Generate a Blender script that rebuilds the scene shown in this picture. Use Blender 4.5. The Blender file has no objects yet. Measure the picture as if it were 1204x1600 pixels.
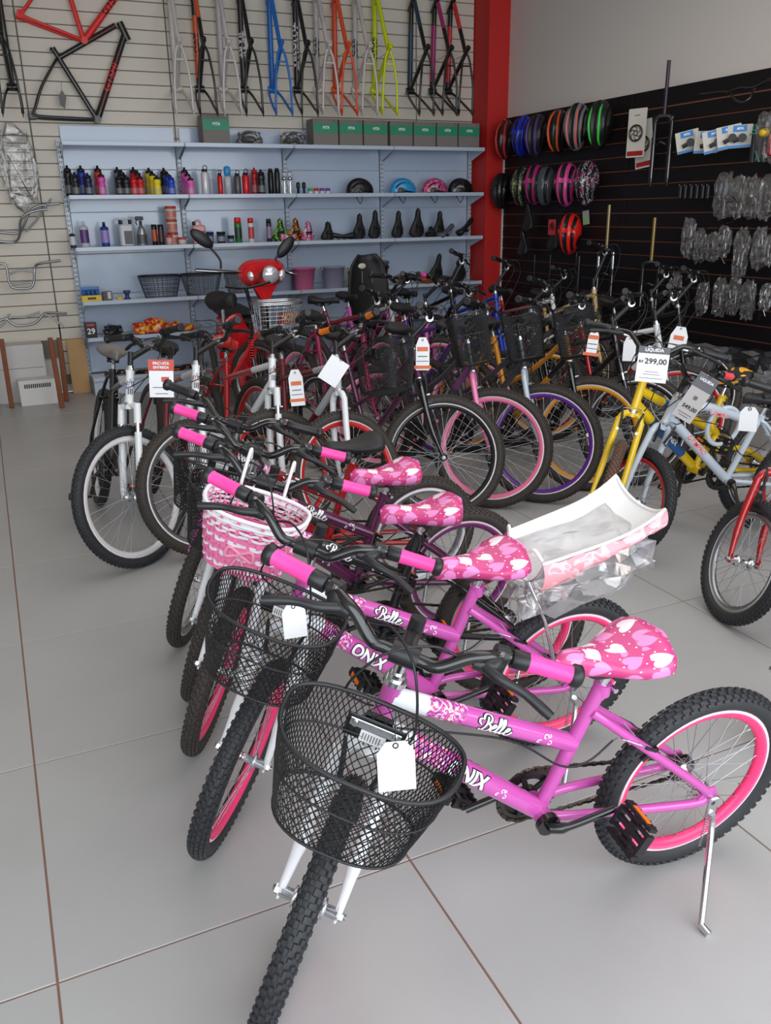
import bpy, bmesh, math, random
import numpy as np
from mathutils import Vector, Matrix
random.seed(7)
SC = bpy.context.scene
COL = SC.collection
R = math.radians
# ---------------- camera (solved from the floor tiles and wall lines) ----------------
TILE = 0.84
CF, CPI, CYA, CRO = 1314.126, 0.341785, 0.424382, -0.01688
CAM = Vector((0.111664*TILE, -1.830907*TILE, 1.837065*TILE))
CFW = Vector((math.sin(CYA)*math.cos(CPI), math.cos(CYA)*math.cos(CPI), -math.sin(CPI)))
_r = Vector((math.cos(CYA), -math.sin(CYA), 0)); _u = _r.cross(CFW)
CR = _r*math.cos(CRO)+_u*math.sin(CRO); CU = -_r*math.sin(CRO)+_u*math.cos(CRO)
cd = bpy.data.cameras.new('camera'); cam = bpy.data.objects.new('camera', cd); COL.objects.link(cam)
cd.sensor_fit = 'VERTICAL'; cd.sensor_height = 24.0; cd.lens = 24.0*CF/1600.0; cd.clip_start = 0.05
cam.matrix_world = Matrix(((CR.x, CU.x, -CFW.x, CAM.x), (CR.y, CU.y, -CFW.y, CAM.y), (CR.z, CU.z, -CFW.z, CAM.z), (0, 0, 0, 1)))
SC.camera = cam
def ray(x, y): return CFW+CR*((x-602)/CF)-CU*((y-800)/CF)
def aty(x, y, Y): d = ray(x, y); return CAM+d*((Y-CAM.y)/d.y)      # the point of a real plane y = Y
def atx(x, y, X): d = ray(x, y); return CAM+d*((X-CAM.x)/d.x)
def atz(x, y, Z): d = ray(x, y); return CAM+d*((Z-CAM.z)/d.z)
# ---------------- world, daylight, exposure ----------------
W = bpy.data.worlds.new('world'); SC.world = W; W.use_nodes = True
W.node_tree.nodes['Background'].inputs[0].default_value = (0.80, 0.88, 1.0, 1)
W.node_tree.nodes['Background'].inputs[1].default_value = 0.72
def area(name, loc, rot, sx, sy, power, col):
    l = bpy.data.lights.new(name, 'AREA'); l.shape = 'RECTANGLE'; l.size = sx; l.size_y = sy; l.energy = power; l.color = col
    o = bpy.data.objects.new(name, l); COL.objects.link(o); o.location = loc; o.rotation_euler = rot; return o
area('shopfront_daylight', (1.2, -3.1, 1.9), (R(82), 0, 0), 8.0, 2.8, 185, (0.88, 0.95, 1.0))
area('ceiling_fill_light', (2.4, 2.6, 3.45), (0, 0, 0), 2.6, 3.4, 30, (1.0, 0.93, 0.86))  # unseen fill lamp, added to brighten the upper walls
area('ceiling_fill_light', (2.4, 0.0, 3.45), (0, 0, 0), 3.0, 2.0, 22, (0.97, 0.97, 1.0))  # second added fill nearer the front, no fixture modelled
SC.view_settings.view_transform = 'Standard'; SC.view_settings.look = 'None'
SC.view_settings.exposure = 0.42; SC.view_settings.gamma = 1.0; SC.view_settings.use_curve_mapping = False

# ---------------- materials ----------------
def s2l(c): return tuple(((v/255)/12.92 if v/255 <= 0.04045 else ((v/255+0.055)/1.055)**2.4) for v in c)
MATS = {}
def mat(name, rgb=(128, 128, 128), rough=0.5, metal=0.0, coat=0.0, noise=0.0, nscale=30, bump=0.0, spec=0.5, trans=0.0):
    if name in MATS: return MATS[name]
    m = bpy.data.materials.new(name); m.use_nodes = True; nt = m.node_tree; b = nt.nodes['Principled BSDF']
    c = s2l(rgb)+(1,)
    b.inputs['Base Color'].default_value = c; b.inputs['Roughness'].default_value = rough; b.inputs['Metallic'].default_value = metal
    b.inputs['Coat Weight'].default_value = coat; b.inputs['Specular IOR Level'].default_value = spec
    b.inputs['Coat Roughness'].default_value = 0.08
    if trans: b.inputs['Transmission Weight'].default_value = trans
    if noise or bump:
        tc = nt.nodes.new('ShaderNodeTexCoord'); n = nt.nodes.new('ShaderNodeTexNoise'); n.inputs['Scale'].default_value = nscale; n.inputs['Detail'].default_value = 4
        nt.links.new(tc.outputs['Object'], n.inputs['Vector'])
        if noise:
            mx = nt.nodes.new('ShaderNodeMix'); mx.data_type = 'RGBA'
            mx.inputs[6].default_value = tuple(v*(1-noise) for v in c[:3])+(1,); mx.inputs[7].default_value = tuple(min(1, v*(1+noise)) for v in c[:3])+(1,)
            nt.links.new(n.outputs['Fac'], mx.inputs[0]); nt.links.new(mx.outputs[2], b.inputs['Base Color'])
        if bump:
            bp = nt.nodes.new('ShaderNodeBump'); bp.inputs['Strength'].default_value = bump; bp.inputs['Distance'].default_value = 0.01
            nt.links.new(n.outputs['Fac'], bp.inputs['Height']); nt.links.new(bp.outputs['Normal'], b.inputs['Normal'])
    MATS[name] = m; return m
def mathn(nt, op, a, b=None, c=None):
    n = nt.nodes.new('ShaderNodeMath'); n.operation = op
    for i, v in enumerate((a, b, c)):
        if v is None: continue
        if isinstance(v, (int, float)): n.inputs[i].default_value = v
        else: nt.links.new(v, n.inputs[i])
    return n.outputs[0]
def mixc(nt, f, a, b):
    mx = nt.nodes.new('ShaderNodeMix'); mx.data_type = 'RGBA'
    nt.links.new(f, mx.inputs[0])
    for i, v in ((6, a), (7, b)):
        if isinstance(v, tuple): mx.inputs[i].default_value = v
        else: nt.links.new(v, mx.inputs[i])
    return mx.outputs[2]
def hearts_mat(name, base, light, white, scale=18):
    m = bpy.data.materials.new(name); m.use_nodes = True; nt = m.node_tree; b = nt.nodes['Principled BSDF']
    b.inputs['Roughness'].default_value = 0.38; b.inputs['Coat Weight'].default_value = 0.15
    tc = nt.nodes.new('ShaderNodeTexCoord'); sp = nt.nodes.new('ShaderNodeSeparateXYZ'); nt.links.new(tc.outputs['Object'], sp.inputs[0])
    # project the print round the cushion: across = y plus the drop of the skirt
    side = mathn(nt, 'SIGN', sp.outputs[1])
    yy = mathn(nt, 'SUBTRACT', sp.outputs[1], mathn(nt, 'MULTIPLY', side, sp.outputs[2]))
    def layer(sc_, off, rnd, seedrot):
        cb = nt.nodes.new('ShaderNodeCombineXYZ')
        nt.links.new(mathn(nt, 'ADD', sp.outputs[0], off), cb.inputs[0]); nt.links.new(mathn(nt, 'ADD', yy, off*1.7), cb.inputs[1])
        vo = nt.nodes.new('ShaderNodeTexVoronoi'); vo.voronoi_dimensions = '2D'; vo.inputs['Scale'].default_value = sc_; vo.inputs['Randomness'].default_value = rnd
        nt.links.new(cb.outputs[0], vo.inputs['Vector'])
        d = nt.nodes.new('ShaderNodeVectorMath'); d.operation = 'SUBTRACT'; nt.links.new(cb.outputs[0], d.inputs[0]); nt.links.new(vo.outputs['Position'], d.inputs[1])
        cs = nt.nodes.new('ShaderNodeSeparateColor'); nt.links.new(vo.outputs['Color'], cs.inputs[0])
        ro = nt.nodes.new('ShaderNodeVectorRotate'); ro.rotation_type = 'Z_AXIS'; nt.links.new(d.outputs[0], ro.inputs['Vector'])
        nt.links.new(mathn(nt, 'ADD', mathn(nt, 'MULTIPLY', cs.outputs[0], 1.8), seedrot), ro.inputs['Angle'])
        s2 = nt.nodes.new('ShaderNodeSeparateXYZ'); nt.links.new(ro.outputs[0], s2.inputs[0])
        return s2.outputs[0], s2.outputs[1], cs
    def heart(x, y, k):
        X = mathn(nt, 'MULTIPLY', x, k); Y = mathn(nt, 'ADD', mathn(nt, 'MULTIPLY', y, k), 0.1)
        ys = mathn(nt, 'SUBTRACT', Y, mathn(nt, 'MULTIPLY', mathn(nt, 'SQRT', mathn(nt, 'ABSOLUTE', X)), 0.72))
        return mathn(nt, 'LESS_THAN', mathn(nt, 'ADD', mathn(nt, 'MULTIPLY', X, X), mathn(nt, 'MULTIPLY', ys, ys)), 0.62)
    x, y, cs = layer(scale, 0.0, 0.35, 1.0)
    h1 = heart(x, y, scale*2.45); h1b = heart(x, y, scale*2.1); pick = mathn(nt, 'GREATER_THAN', cs.outputs[1], 0.62)
    x2, y2, cs2 = layer(scale*2.4, 0.37, 0.7, 0.4)
    r2 = mathn(nt, 'LESS_THAN', mathn(nt, 'ADD', mathn(nt, 'MULTIPLY', x2, x2), mathn(nt, 'MULTIPLY', y2, y2)), 4.0e-6)
    small = mathn(nt, 'MULTIPLY', heart(x2, y2, scale*6.3), mathn(nt, 'GREATER_THAN', cs2.outputs[1], 0.75))
    c = mixc(nt, r2, base, white)
    c = mixc(nt, small, c, light)
    c = mixc(nt, mathn(nt, 'MULTIPLY', h1b, pick), c, tuple(v*0.55 for v in base[:3])+(1,))
    c = mixc(nt, h1b, c, mixc(nt, mathn(nt, 'MULTIPLY', pick, 1.0), tuple(v*0.8+0.05 for v in base[:3])+(1,), white))
    c = mixc(nt, h1, c, mixc(nt, pick, light, white))
    nt.links.new(c, b.inputs['Base Color']); return m
M_HEART = hearts_mat('pink_hearts_vinyl', s2l((208, 62, 128))+(1,), s2l((236, 140, 200))+(1,), s2l((245, 232, 236))+(1,))
def blotch_mat(name, cols, scale=40, rough=0.35):
    m = bpy.data.materials.new(name); m.use_nodes = True; nt = m.node_tree; b = nt.nodes['Principled BSDF']; b.inputs['Roughness'].default_value = rough
    b.inputs['Coat Weight'].default_value = 0.3
    tc = nt.nodes.new('ShaderNodeTexCoord'); vo = nt.nodes.new('ShaderNodeTexNoise'); vo.inputs['Scale'].default_value = scale; vo.inputs['Detail'].default_value = 1; vo.inputs['Distortion'].default_value = 1.5
    nt.links.new(tc.outputs['Object'], vo.inputs['Vector'])
    r = nt.nodes.new('ShaderNodeValToRGB'); r.color_ramp.interpolation = 'CONSTANT'
    n = len(cols)
    while len(r.color_ramp.elements) < n: r.color_ramp.elements.new(0.5)
    for i, c in enumerate(cols):
        r.color_ramp.elements[i].position = 0 if i == 0 else 0.36+0.26*i/n; r.color_ramp.elements[i].color = s2l(c)+(1,)
    nt.links.new(vo.outputs['Fac'], r.inputs[0]); nt.links.new(r.outputs[0], b.inputs['Base Color']); return m
M_FLORAL = blotch_mat('pink_floral_print', [(240, 225, 235), (214, 36, 120), (238, 110, 180), (150, 60, 160)], 75)
def plastic_mat(name, tint, alpha, scale=9):      # thin clear film: mostly see-through, with creased highlights
    m = bpy.data.materials.new(name); m.use_nodes = True; nt = m.node_tree; nt.nodes.remove(nt.nodes['Principled BSDF']); out = nt.nodes['Material Output']
    tr = nt.nodes.new('ShaderNodeBsdfTransparent'); gl = nt.nodes.new('ShaderNodeBsdfGlossy'); gl.inputs['Roughness'].default_value = .16; gl.inputs['Color'].default_value = s2l(tint)+(1,)
    df = nt.nodes.new('ShaderNodeBsdfDiffuse'); df.inputs['Color'].default_value = s2l(tint)+(1,)
    tc = nt.nodes.new('ShaderNodeTexCoord'); n = nt.nodes.new('ShaderNodeTexNoise'); n.inputs['Scale'].default_value = scale; n.inputs['Distortion'].default_value = 1.2; n.inputs['Detail'].default_value = 1
    nt.links.new(tc.outputs['Object'], n.inputs['Vector'])
    bp = nt.nodes.new('ShaderNodeBump'); bp.inputs['Strength'].default_value = 0.55; bp.inputs['Distance'].default_value = 0.03
    nt.links.new(n.outputs['Fac'], bp.inputs['Height']); nt.links.new(bp.outputs['Normal'], gl.inputs['Normal'])
    fr = nt.nodes.new('ShaderNodeFresnel'); fr.inputs['IOR'].default_value = 1.5; nt.links.new(bp.outputs['Normal'], fr.inputs['Normal'])
    m1 = nt.nodes.new('ShaderNodeMixShader'); m1.inputs[0].default_value = alpha; nt.links.new(tr.outputs[0], m1.inputs[1]); nt.links.new(df.outputs[0], m1.inputs[2])
    m2 = nt.nodes.new('ShaderNodeMixShader'); nt.links.new(mathn(nt, 'ADD', mathn(nt, 'MULTIPLY', fr.outputs[0], .8), .05), m2.inputs[0]); nt.links.new(m1.outputs[0], m2.inputs[1]); nt.links.new(gl.outputs[0], m2.inputs[2])
    nt.links.new(m2.outputs[0], out.inputs['Surface']); MATS[name] = m; return m
M_BAG = plastic_mat('clear_plastic_film', (210, 208, 206), 0.07)
M_BAGL = plastic_mat('milky_plastic_film', (240, 240, 242), 0.10)
RUB = mat('tyre_rubber', (44, 45, 48), 0.62, noise=0.25, nscale=60)
RUBB = mat('dusty_tyre_rubber', (58, 52, 48), 0.75, noise=0.3, nscale=40)
RUBN = mat('brown_tyre_rubber', (96, 70, 56), 0.8, noise=0.3, nscale=40)
BLK = mat('gloss_black_paint', (14, 14, 16), 0.18, coat=0.5)
BPL = mat('black_plastic', (26, 26, 28), 0.42)
BMT = mat('matt_black_vinyl', (30, 29, 30), 0.55, bump=0.15, nscale=220)
CHR = mat('chrome', (215, 218, 222), 0.14, 1.0)
ALU = mat('brushed_aluminium', (165, 168, 172), 0.35, 1.0)
STL = mat('dark_steel', (90, 86, 80), 0.4, 1.0)
SPK = mat('spoke_steel', (200, 203, 208), 0.28, 0.9)
WHT = mat('white_paint', (228, 230, 232), 0.3, coat=0.3)
WBR = mat('white_brake_track', (226, 222, 224), 0.35)
PNK = mat('hot_pink_rubber', (250, 70, 160), 0.45)
MAG = mat('magenta_pink_paint', (200, 84, 170), 0.22, coat=0.6)
DPU = mat('dark_purple_paint', (84, 20, 66), 0.2, coat=0.7)
RED = mat('metallic_red_paint', (172, 16, 24), 0.2, 0.2, coat=0.7)
DRD = mat('dark_red_paint', (112, 14, 30), 0.22, coat=0.6)
YEL = mat('yellow_paint', (236, 196, 20), 0.25, coat=0.5)
GLD = mat('amber_paint', (214, 140, 24), 0.28, coat=0.5)
BLU = mat('blue_paint', (26, 60, 190), 0.25, coat=0.5)
SIL = mat('pale_grey_paint', (196, 206, 216), 0.25, coat=0.5)
LPK = mat('light_pink_paint', (240, 128, 178), 0.25, coat=0.5)
TAN = mat('cream_tan_paint', (214, 178, 120), 0.3, coat=0.4)
TXW = mat('white_lettering', (246, 244, 246), 0.4)
TXB = mat('black_lettering', (20, 16, 20), 0.4)
PAP = mat('white_card', (244, 244, 246), 0.6)
PGR = mat('grey_print', (105, 105, 110), 0.6)
POR = mat('orange_print', (224, 120, 80), 0.6)
ORF = mat('orange_reflector', (236, 120, 20), 0.2)

# ---------------- mesh helpers ----------------
class MB:
    def __init__(s): s.v = []; s.f = []; s.mi = []; s.sm = []; s.m = 0; s.smooth = True; s.M = None
    def add(s, vs, fs, smooth=None):
        o = len(s.v)
        if s.M is not None: vs = [s.M @ Vector(v) for v in vs]
        s.v += [tuple(v) for v in vs]
        for f in fs: s.f.append(tuple(i+o for i in f)); s.mi.append(s.m); s.sm.append(s.smooth if smooth is None else smooth)
    def tube(s, pts, r, n=8, cap=True, closed=False):
        pts = [Vector(p) for p in pts]; N = len(pts)
        rs = r if isinstance(r, (list, tuple)) else [r]*N
        tg = []
        for i in range(N):
            a = pts[(i-1) % N] if (closed or i > 0) else pts[i]; b = pts[(i+1) % N] if (closed or i < N-1) else pts[i]
            t = (b-a); tg.append(t.normalized() if t.length > 1e-9 else Vector((0, 0, 1)))
        up = Vector((0, 0, 1)) if abs(tg[0].z) < 0.9 else Vector((1, 0, 0))
        u = tg[0].cross(up).normalized(); vs = []
        for i in range(N):
            u = (u-tg[i]*u.dot(tg[i])).normalized(); w = tg[i].cross(u)
            for k in range(n):
                a = 2*math.pi*k/n; vs.append(pts[i]+(u*math.cos(a)+w*math.sin(a))*rs[i])
        fs = []
        for i in range(N if closed else N-1):
            j = (i+1) % N
            for k in range(n): fs.append((i*n+k, i*n+(k+1) % n, j*n+(k+1) % n, j*n+k))
        s.add(vs, fs)
        if cap and not closed: s.add([vs[k] for k in range(n)][::-1] + vs[-n:], [tuple(range(n)), tuple(range(n, 2*n))], False)
    def box(s, c, size, rot=None, taper=1.0):
        hx, hy, hz = [q/2 for q in size]; vs = []
        for z in (-1, 1):
            k = taper if z > 0 else 1
            for x, y in ((-1, -1), (1, -1), (1, 1), (-1, 1)): vs.append(Vector((x*hx*k, y*hy*k, z*hz)))
        if rot is not None: vs = [rot @ v for v in vs]
        c = Vector(c); s.add([v+c for v in vs], [(3, 2, 1, 0), (4, 5, 6, 7), (0, 1, 5, 4), (1, 2, 6, 5), (2, 3, 7, 6), (3, 0, 4, 7)], False)
    def rbox(s, c, size, b, rot=None):       # box with chamfered vertical and horizontal edges
        hx, hy, hz = [q/2 for q in size]; vs = []
        def ring(z, k): return [Vector((x*(hx-k), y*(hy-b-k), z)) for x, y in ((1, -1), (1, 1))]
        rings = []
        for z, k in ((-hz, b), (-hz+b, 0), (hz-b, 0), (hz, b)):
            X, Y = hx-k, hy-k
            rings.append([Vector(p) for p in ((X, -Y+b, z), (X, Y-b, z), (X-b, Y, z), (-X+b, Y, z), (-X, Y-b, z), (-X, -Y+b, z), (-X+b, -Y, z), (X-b, -Y, z))])
        vs = [v for r_ in rings for v in r_]
        if rot is not None: vs = [rot @ v for v in vs]
        c = Vector(c); fs = [tuple(range(7, -1, -1)), tuple(range(24, 32))]
        for i in range(3):
            for k in range(8): fs.append((i*8+k, i*8+(k+1) % 8, (i+1)*8+(k+1) % 8, (i+1)*8+k))
        s.add([v+c for v in vs], fs, False)
    def lathe(s, prof, n=16, M=None, smooth=True, mids=None):
        vs = []
        for r, z in prof:
            for k in range(n): a = 2*math.pi*k/n; vs.append(Vector((r*math.cos(a), r*math.sin(a), z)))
        if M is not None: vs = [M @ v for v in vs]
        o = len(prof)
        m0 = s.m; base = len(s.v)
        s.add(vs, [])
        for i in range(o-1):
            if mids: s.m = mids[i]
            for k in range(n):
                s.f.append(tuple(base+q for q in (i*n+k, i*n+(k+1) % n, (i+1)*n+(k+1) % n, (i+1)*n+k))); s.mi.append(s.m); s.sm.append(smooth)
        s.f.append(tuple(base+k for k in range(n))[::-1]); s.mi.append(mids[0] if mids else s.m); s.sm.append(False)
        s.f.append(tuple(base+(o-1)*n+k for k in range(n))); s.mi.append(mids[-1] if mids else s.m); s.sm.append(False)
        s.m = m0
    def cyl(s, a, b, r, n=12, r2=None):
        s.tube([a, b], [r, r if r2 is None else r2], n)
    def ell(s, c, rx, ry, rz, nu=14, nv=9, rot=None, zmin=-1.0):
        vs = []; fs = []; c = Vector(c)
        for i in range(nv+1):
            t = math.acos(zmin)*(1-i/nv)
            for k in range(nu):
                a = 2*math.pi*k/nu; v = Vector((rx*math.sin(t)*math.cos(a), ry*math.sin(t)*math.sin(a), rz*math.cos(t)))
                if rot is not None: v = rot @ v
                vs.append(v+c)
        for i in range(nv):
            for k in range(nu): fs.append((i*nu+k, i*nu+(k+1) % nu, (i+1)*nu+(k+1) % nu, (i+1)*nu+k))
        s.add(vs, fs)
        if zmin > -0.99: s.add(vs[:nu], [tuple(range(nu))[::-1]], False)
    def prism(s, poly, th, M=None):         # flat polygon (x, z) given a thickness along y
        n = len(poly); vs = [Vector((x, -th/2, z)) for x, z in poly]+[Vector((x, th/2, z)) for x, z in poly]
        if M is not None: vs = [M @ v for v in vs]
        s.add(vs, [tuple(range(n)), tuple(range(2*n-1, n-1, -1))]+[(i, i+n, (i+1) % n+n, (i+1) % n) for i in range(n)], False)
    def mesh(s, name, mats):
        me = bpy.data.meshes.new(name); me.from_pydata(s.v, [], s.f)
        for m in mats: me.materials.append(m)
        me.polygons.foreach_set('material_index', [min(i, len(mats)-1) for i in s.mi]); me.polygons.foreach_set('use_smooth', s.sm)
        me.update(); return me
def link(name, me, parent=None, M=None, label=None, cat=None, group=None, kind=None):
    o = bpy.data.objects.new(name, me); COL.objects.link(o)
    if parent is not None: o.parent = parent
    if M is not None: o.matrix_basis = M
    if label: o['label'] = label
    if cat: o['category'] = cat
    if group: o['group'] = group
    if kind: o['kind'] = kind
    return o
def build(name, mb, mats, parent=None, M=None, **k):
    if not isinstance(mats, (list, tuple)): mats = [mats]
    return link(name, mb.mesh(name, mats), parent, M, **k)
def thing(name, label, cat, loc=(0, 0, 0), rz=0.0, group=None):
    o = bpy.data.objects.new(name, None); COL.objects.link(o); o.empty_display_size = 0.1
    o.location = loc; o.rotation_euler = (0, 0, rz); o['label'] = label; o['category'] = cat
    if group: o['group'] = group
    return o
CACHE = {}
def cached(key, fn):
    if key not in CACHE: CACHE[key] = fn()
    return CACHE[key]
def crv(pts, k=6):                          # Catmull-Rom through points
    P = [Vector(p) for p in pts]; P = [P[0]*2-P[1]]+P+[P[-1]*2-P[-2]]; out = []
    for i in range(1, len(P)-2):
        for j in range(k):
            t = j/k; a, b, c, d = P[i-1], P[i], P[i+1], P[i+2]
            out.append(0.5*((2*b)+(c-a)*t+(2*a-5*b+4*c-d)*t*t+(-a+3*b-3*c+d)*t**3))
    out.append(P[-2]); return out
def text_mesh(txt, size, shear=0.0, bold=0.0, align='CENTER'):   # (verts2d, faces)
    cu = bpy.data.curves.new('lettering', 'FONT'); cu.body = txt; cu.size = size; cu.align_x = align; cu.align_y = 'CENTER'; cu.shear = shear; cu.offset = bold; cu.resolution_u = 3
    ob = bpy.data.objects.new('lettering', cu); COL.objects.link(ob)
    dg = bpy.context.evaluated_depsgraph_get(); dg.update(); me = bpy.data.meshes.new_from_object(ob.evaluated_get(dg))
    vs = [(v.co.x, v.co.y) for v in me.vertices]; fs = [tuple(p.vertices) for p in me.polygons]
    bpy.data.objects.remove(ob); bpy.data.curves.remove(cu); bpy.data.meshes.remove(me)
    return vs, fs
def sliced(vs, fs, step):                   # cut 2-D lettering into strips so that it wraps on round tubes
    bm = bmesh.new(); V = [bm.verts.new((x, y, 0)) for x, y in vs]
    for f in fs:
        try: bm.faces.new([V[i] for i in f])
        except ValueError: pass
    ys = [v[1] for v in vs]; y = min(ys)+step
    while y < max(ys):
        bmesh.ops.bisect_plane(bm, geom=bm.verts[:]+bm.edges[:]+bm.faces[:], plane_co=(0, y, 0), plane_no=(0, 1, 0)); y += step
    bm.verts.index_update()
    r = ([(v.co.x, v.co.y) for v in bm.verts], [tuple(v.index for v in f.verts) for f in bm.faces]); bm.free(); return r
def ribbon(polys, w, k=7, wscale=None):     # pen strokes -> 2-D ribbons
    vs = []; fs = []
    for st in polys:
        P = crv([(x, y, 0) for x, y in st], k); o = len(vs); n = len(P)
        for i, p in enumerate(P):
            t = (P[min(i+1, n-1)]-P[max(i-1, 0)]); t = t.normalized() if t.length > 0 else Vector((1, 0, 0)); q = Vector((-t.y, t.x, 0))
            ww = w*(0.55+0.75*abs(t.y)) if wscale is None else w*wscale
            vs += [(p.x+q.x*ww, p.y+q.y*ww), (p.x-q.x*ww, p.y-q.y*ww)]
        for i in range(n-1): fs.append((o+2*i, o+2*i+1, o+2*i+3, o+2*i+2))
        for e, s_ in ((0, -1), (n-1, 1)):
            c = P[e]; a = len(vs); ww = w*0.9
            vs += [(c.x+ww*math.cos(t_), c.y+ww*math.sin(t_)) for t_ in [j*math.pi/4 for j in range(8)]]; fs.append(tuple(range(a, a+8)))
    return vs, fs
def wrap(mb, shp, p0, p1, r0, r1, side, off, lift=0.0, s0=0.5, rotc=0.0):
    """lay a 2-D shape on the tube p0->p1 (y-side = +1 left / -1 right). x runs along the tube from p0"""
    p0 = Vector(p0); p1 = Vector(p1); L = (p1-p0).length; t = (p1-p0)/L
    yv = Vector((0, side, 0)); yv = (yv-t*yv.dot(t)).normalized()
    up = yv.cross(t)*side
    if up.z < 0: up = -up
    vs = []
    for x, y in shp[0]:
        sl = s0*L+x; r_ = r0+(r1-r0)*min(1, max(0, sl/L))+off; a = y/r_+rotc
        vs.append(p0+t*sl+(yv*math.cos(a)+up*math.sin(a))*r_)
    mb.add(vs, shp[1], False)
BELLE = [
 [(-.30, .34), (-.33, .05), (-.42, -.28), (-.52, -.36), (-.58, -.28)],
 [(-.56, .22), (-.50, .40), (-.34, .48), (-.16, .44), (-.10, .28), (-.18, .12), (-.32, .06)],
 [(-.32, .06), (-.14, .02), (-.06, -.12), (-.12, -.28), (-.26, -.36), (-.38, -.32)],
 [(.02, -.14), (.14, -.06), (.20, .04), (.12, .08), (.03, -.02), (.02, -.22), (.12, -.32), (.26, -.22), (.36, -.02)],
 [(.36, -.02), (.46, .26), (.46, .40), (.39, .36), (.34, .10), (.32, -.18), (.38, -.32), (.50, -.22), (.58, -.02)],
 [(.58, -.02), (.68, .26), (.68, .40), (.61, .36), (.56, .10), (.54, -.18), (.60, -.32), (.72, -.22), (.80, -.14)],
 [(.80, -.14), (.92, -.06), (.98, .04), (.90, .08), (.81, -.02), (.80, -.22), (.90, -.32), (1.04, -.24), (1.14, -.06)],
 [(-.62, -.02), (-.74, .06), (-.76, .18), (-.66, .22)]]
def scal(polys, s, dx=0): return [[(x*s+dx, y*s) for x, y in p] for p in polys]
def swirl(s, dx):
    out = []
    for cx, cy, r_, a0, tw in ((0, .12, .16, 0, 1), (.3, -.1, .14, 2, -1), (-.26, -.14, .12, 1, 1), (.22, .24, .1, 3, 1)):
        out.append([((cx+r_*(1-j/9)*math.cos(a0+tw*j*0.75))*s+dx, (cy+r_*(1-j/9)*math.sin(a0+tw*j*0.75))*s) for j in range(8)])
    return out
# ---------------- bicycles ----------------
def tyre_mesh(Rw, rt, mt, fine):
    mb = MB(); nb = 64 if fine else 48; n = 10; C = Rw-rt-0.002
    vs = []
    for i in range(nb):
        a = 2*math.pi*i/nb
        for k in range(n):
            b = 2*math.pi*k/n; rr = C+rt*0.94*math.cos(b); vs.append((rr*math.cos(a), rt*0.94*math.sin(b), rr*math.sin(a)))
    mb.add(vs, [(i*n+k, i*n+(k+1) % n, ((i+1) % nb)*n+(k+1) % n, ((i+1) % nb)*n+k) for i in range(nb) for k in range(n)])
    NK = int(2*math.pi*Rw/0.0235)
    rows = [(-.22, 0), (.22, .5), (-.62, .5), (.62, 0), (-1.0, 0.2), (1.0, .7)] if fine else [(0, 0), (-.55, .5), (.55, .5), (-.98, 0), (.98, 0)]
    for b, ph in rows:
        ln = 0.0145 if abs(b) < .4 else 0.011; wd = 0.0085 if abs(b) < .8 else 0.007
        for i in range(NK):
            a = 2*math.pi*(i+ph)/NK; er = Vector((math.cos(a), 0, math.sin(a))); et = Vector((-math.sin(a), 0, math.cos(a))); ey = Vector((0, 1, 0))
            nn = er*math.cos(b)+ey*math.sin(b); w = -er*math.sin(b)+ey*math.cos(b); c = er*C+nn*rt*0.93
            l2 = ln*(1 if (i % 2 or abs(b) > .4) else .7); hgt = 0.0042
            q = []
            for h_, k_ in ((0, 1), (hgt, .82)):
                for sx, sy in ((-1, -1), (1, -1), (1, 1), (-1, 1)): q.append(c+nn*h_+et*(sx*l2/2*k_)+w*(sy*wd/2*k_))
            mb.add(q, [(4, 5, 6, 7), (0, 1, 5, 4), (1, 2, 6, 5), (2, 3, 7, 6), (3, 0, 4, 7)], False)
    return mb.mesh('wheel', [mt])
def rim_mesh(Rw, rt, m_in, m_out):
    mb = MB(); C = Rw-2*rt; nb = 64; prof = [(C+.006, .013, 0), (C-.003, .0145, 0), (C-.003, .0145, 1), (C-.015, .012, 1), (C-.024, .005, 1), (C-.024, -.005, 1), (C-.015, -.012, 1), (C-.003, -.0145, 0), (C-.003, -.0145, 0), (C+.006, -.013, 0)]
    n = len(prof)
    vs = []
    for i in range(nb):
        a = 2*math.pi*i/nb
        for r_, y, _ in prof: vs.append((r_*math.cos(a), y, r_*math.sin(a)))
    for k in range(n):
        mb.m = 0 if k in (0, 1, 7, 8, 9) else 1
        mb.add(vs if k == 0 else [], [])
        for i in range(nb):
            j = (i+1) % nb; mb.f.append((i*n+k, i*n+(k+1) % n, j*n+(k+1) % n, j*n+k)); mb.mi.append(mb.m); mb.sm.append(True)
    return mb.mesh('rim', [m_out, m_in])
def spokes_mesh(Rw, rt, ns=36):
    mb = MB(); C = Rw-2*rt-.02; sp = 0.0011
    for i in range(ns):
        s = 1 if i % 2 else -1; a = 2*math.pi*i/ns; cr = 0.95 if (i//2) % 2 else -0.95
        mb.tube([(.019*math.cos(a+cr*1.4), s*.03, .019*math.sin(a+cr*1.4)), (C*math.cos(a), s*.003, C*math.sin(a))], sp, 3, False)
        mb.tube([((C-.012)*math.cos(a), s*.0035, (C-.012)*math.sin(a)), ((C+.001)*math.cos(a), s*.003, (C+.001)*math.sin(a))], .002, 4, False)
    return mb.mesh('spokes', [SPK])
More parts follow.
